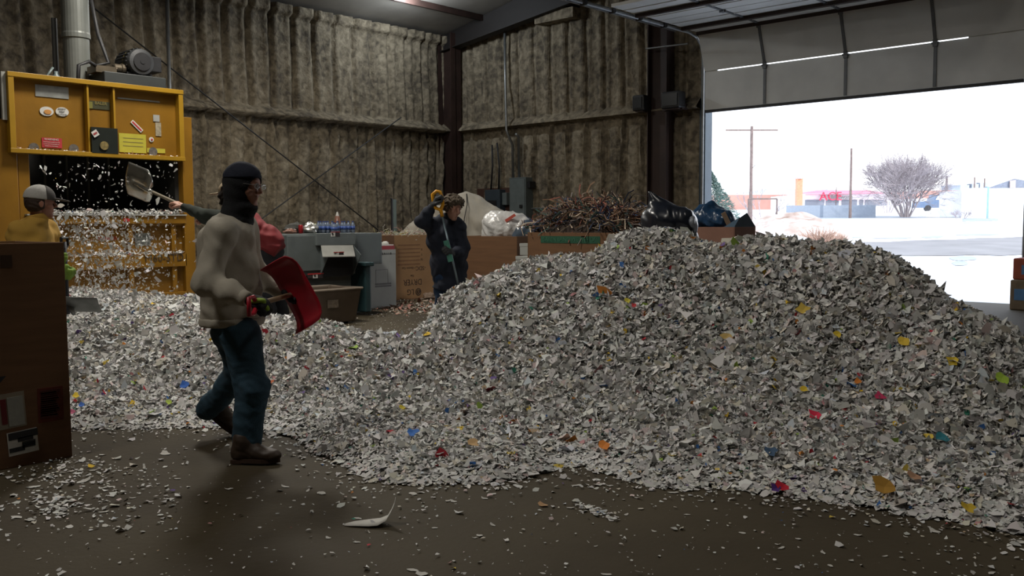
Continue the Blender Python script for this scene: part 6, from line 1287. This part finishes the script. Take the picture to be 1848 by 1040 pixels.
# ---------------------------------------------------------------- the man in the navy coat
d3 = 9.55; fw3 = unit(R_*.55-F_*.83); sd3 = np.cross(UP, fw3)
hc = pt(817, 375, d3-.10); hp, HL3, hax3 = head_prims(hc, unit(R_*.62-F_*.72-UP*.32), unit(UP+R_*.12), 1.0)
neck = pt(808, 397, d3-.02); shR, shL = pt(782, 408, d3-.05), pt(824, 408, d3+.02)
elR, wrR = pt(764, 398, d3-.20), pt(781, 372, d3-.28)
elL, wrL = pt(834, 450, d3-.02), pt(817, 458, d3-.24)
pel = pt(812, 500, d3); hipR, hipL = pel-sd3*.09, pel+sd3*.09
gz3 = 0.; an = [V(*(pt(802, 600, d3)[:2]), .1), V(*(pt(824, 600, d3+.1)[:2]), .1)]; kn = [(hipR+an[0])/2, (hipL+an[1])/2]
t3, b3 = pt(797, 386, d3-.30), pt(829, 522, d3-.34); s3 = unit(b3-t3)
hR3 = hand_prims(wrR, unit(pt(790, 352, d3-.30)-wrR), unit(R_*.9+F_*.1), -F_, 1.1, curl=(.7, 1.2, 1.)); hL3 = hand_prims(wrL, unit(pt(812, 452, d3-.31)-wrL), unit(-R_*.7-F_*.5), UP, 1.1)
torso = [('rc', neck, hc, .05, .055), ('el', pt(806, 430, d3), (fw3, sd3, UP), (.1, .14, .2)), ('el', pel, (fw3, sd3, UP), (.1, .14, .2))]
limbs = [rc(shR, elR, .05, .04), rc(elR, wrR, .04, .026), rc(shL, elL, .05, .04), rc(elL, wrL, .04, .026), rc(hipR, kn[0], .08, .055), rc(kn[0], an[0], .055, .04), rc(hipL, kn[1], .08, .055), rc(kn[1], an[1], .055, .04)]
man = body('person', 'young man in a long navy coat raising a yellow-handled shovel', M_skin2, hp, [hR3, hL3], torso, limbs, foot=(pel[0], pel[1], 0)); eyes(HL3, man)
M_navy = mat('navy_coat', (.010, .014, .028), .85, var=.3, scale=5)
v, f = sdf_mesh([('el', pt(804, 430, d3), (fw3, sd3, UP), (.16, .215, .22)), ('el', pt(810, 478, d3), (fw3, sd3, UP), (.17, .205, .24)), ('el', pt(815, 520, d3), (fw3, sd3, UP), (.175, .21, .18)), rc(shR, shL, .085, .085), rc(neck, pt(804, 412, d3), .085, .12), rc(shR, elR, .088, .075), rc(elR, wrR-unit(wrR-elR)*.03, .072, .052), rc(shL, elL, .088, .072), rc(elL, wrL-unit(wrL-elL)*.03, .07, .05)], h=.010, k=.05, wr=[(13, .010, .2, (.2, .1, 1)), (27, .005, 1.7, (1, .3, .5))], cuts=[(pt(815, 527, d3), unit(-UP-R_*.25))]); jo = mesh_obj('coat', v, f, M_navy, man, smooth=True)
v, f = sdf_mesh([('rc', neck, neck+UP*.035+fw3*.015, .078, .082)], h=.008, k=.02, cuts=[(neck+UP*.055, unit(UP-fw3*.3))]); mesh_obj('collar', v, f, M_navy, jo, smooth=True)
v, f = sdf_mesh([('el', pel, (fw3, sd3, UP), (.13, .16, .12)), rc(hipR, kn[0], .10, .085), rc(kn[0], an[0], .085, .075), rc(hipL, kn[1], .10, .085), rc(kn[1], an[1], .085, .075)], h=.014, k=.04, wr=[(20, .006, .4, (0, .2, 1))], cuts=[(V(0, 0, .07), -UP)]); mesh_obj('jeans', v, f, mat('navy_jeans', (.014, .035, .085), .9, var=.2), man, smooth=True)
for a_ in an: q_ = V(a_[0], a_[1], .01); boot('boot', q_-fw3*.07, q_+fw3*.21, man, M_boot, M_sole)
v, f = sdf_mesh([('el', HL3(-.02, 0, .052), hax3, (.118, .100, .088)), ('el', HL3(-.04, 0, .0), hax3, (.085, .095, .07)), ('el', HL3(.055, 0, .085), hax3, (.055, .075, .035))], h=.006, k=.03, wr=[(60, .008, .2, (.3, .2, 1)), (120, .004, 1.2, (1, .2, .3))], extra=lambda p, d: np.maximum(d, -((np.linalg.norm((p-HL3(.12, 0, -.02))/np.array([1, 1, 1.]), axis=1)-.082)))); mesh_obj('hair', v, f, mat('bushy_hair', (.075, .055, .035), .85, var=.3, scale=40), man, smooth=True)
for h_ in (hR3, hL3): v, f = sdf_mesh(h_, h=.005, k=.008, grow=.004); mesh_obj('glove', v, f, mat('dark_glove', (.035, .038, .042), .8), man, smooth=True)
e = empty('yellow_handled_shovel', b3, 'shovel with a yellow D-shaped grip raised by the man in the navy coat', 'shovel')
MB().cyl(t3, b3, .012, n=10).build('shaft', mat('shaft_bluegrey', (.20, .26, .30), .3, .4), e, smooth=True)
M_yg = mat('yellow_grip', (.72, .33, .01), .45, var=.05); a_ = t3-s3*.0; dd = unit(R_*.9+F_*.1-s3*0); dd = unit(dd-s3*dd.dot(s3))
MB().tube([a_+s3*.03, a_-s3*.04, a_-s3*.07-dd*.045, a_-s3*.14-dd*.055, a_-s3*.21-dd*.045, a_-s3*.235, a_-s3*.22+dd*.035, a_-s3*.16+dd*.042, a_-s3*.09+dd*.035, a_-s3*.04], [.018, .02, .019, .016, .019, .018, .017, .016, .018, .02], 10).build('grip', M_yg, e, smooth=True)
q = t3+s3*(np.linalg.norm(b3-t3)*.38); MB().beam(q-s3*.02-R_*.02-F_*.014, q+s3*.20-R_*.02-F_*.014, .055, .004, side=R_).build('hang_tag', mat('teal_tag', (.08, .26, .20), .5, var=.3, scale=14), e)
scoop(e, b3-s3*.02, s3, unit(np.cross(s3, F_)), -F_, .30, .24, M_grey, .03)
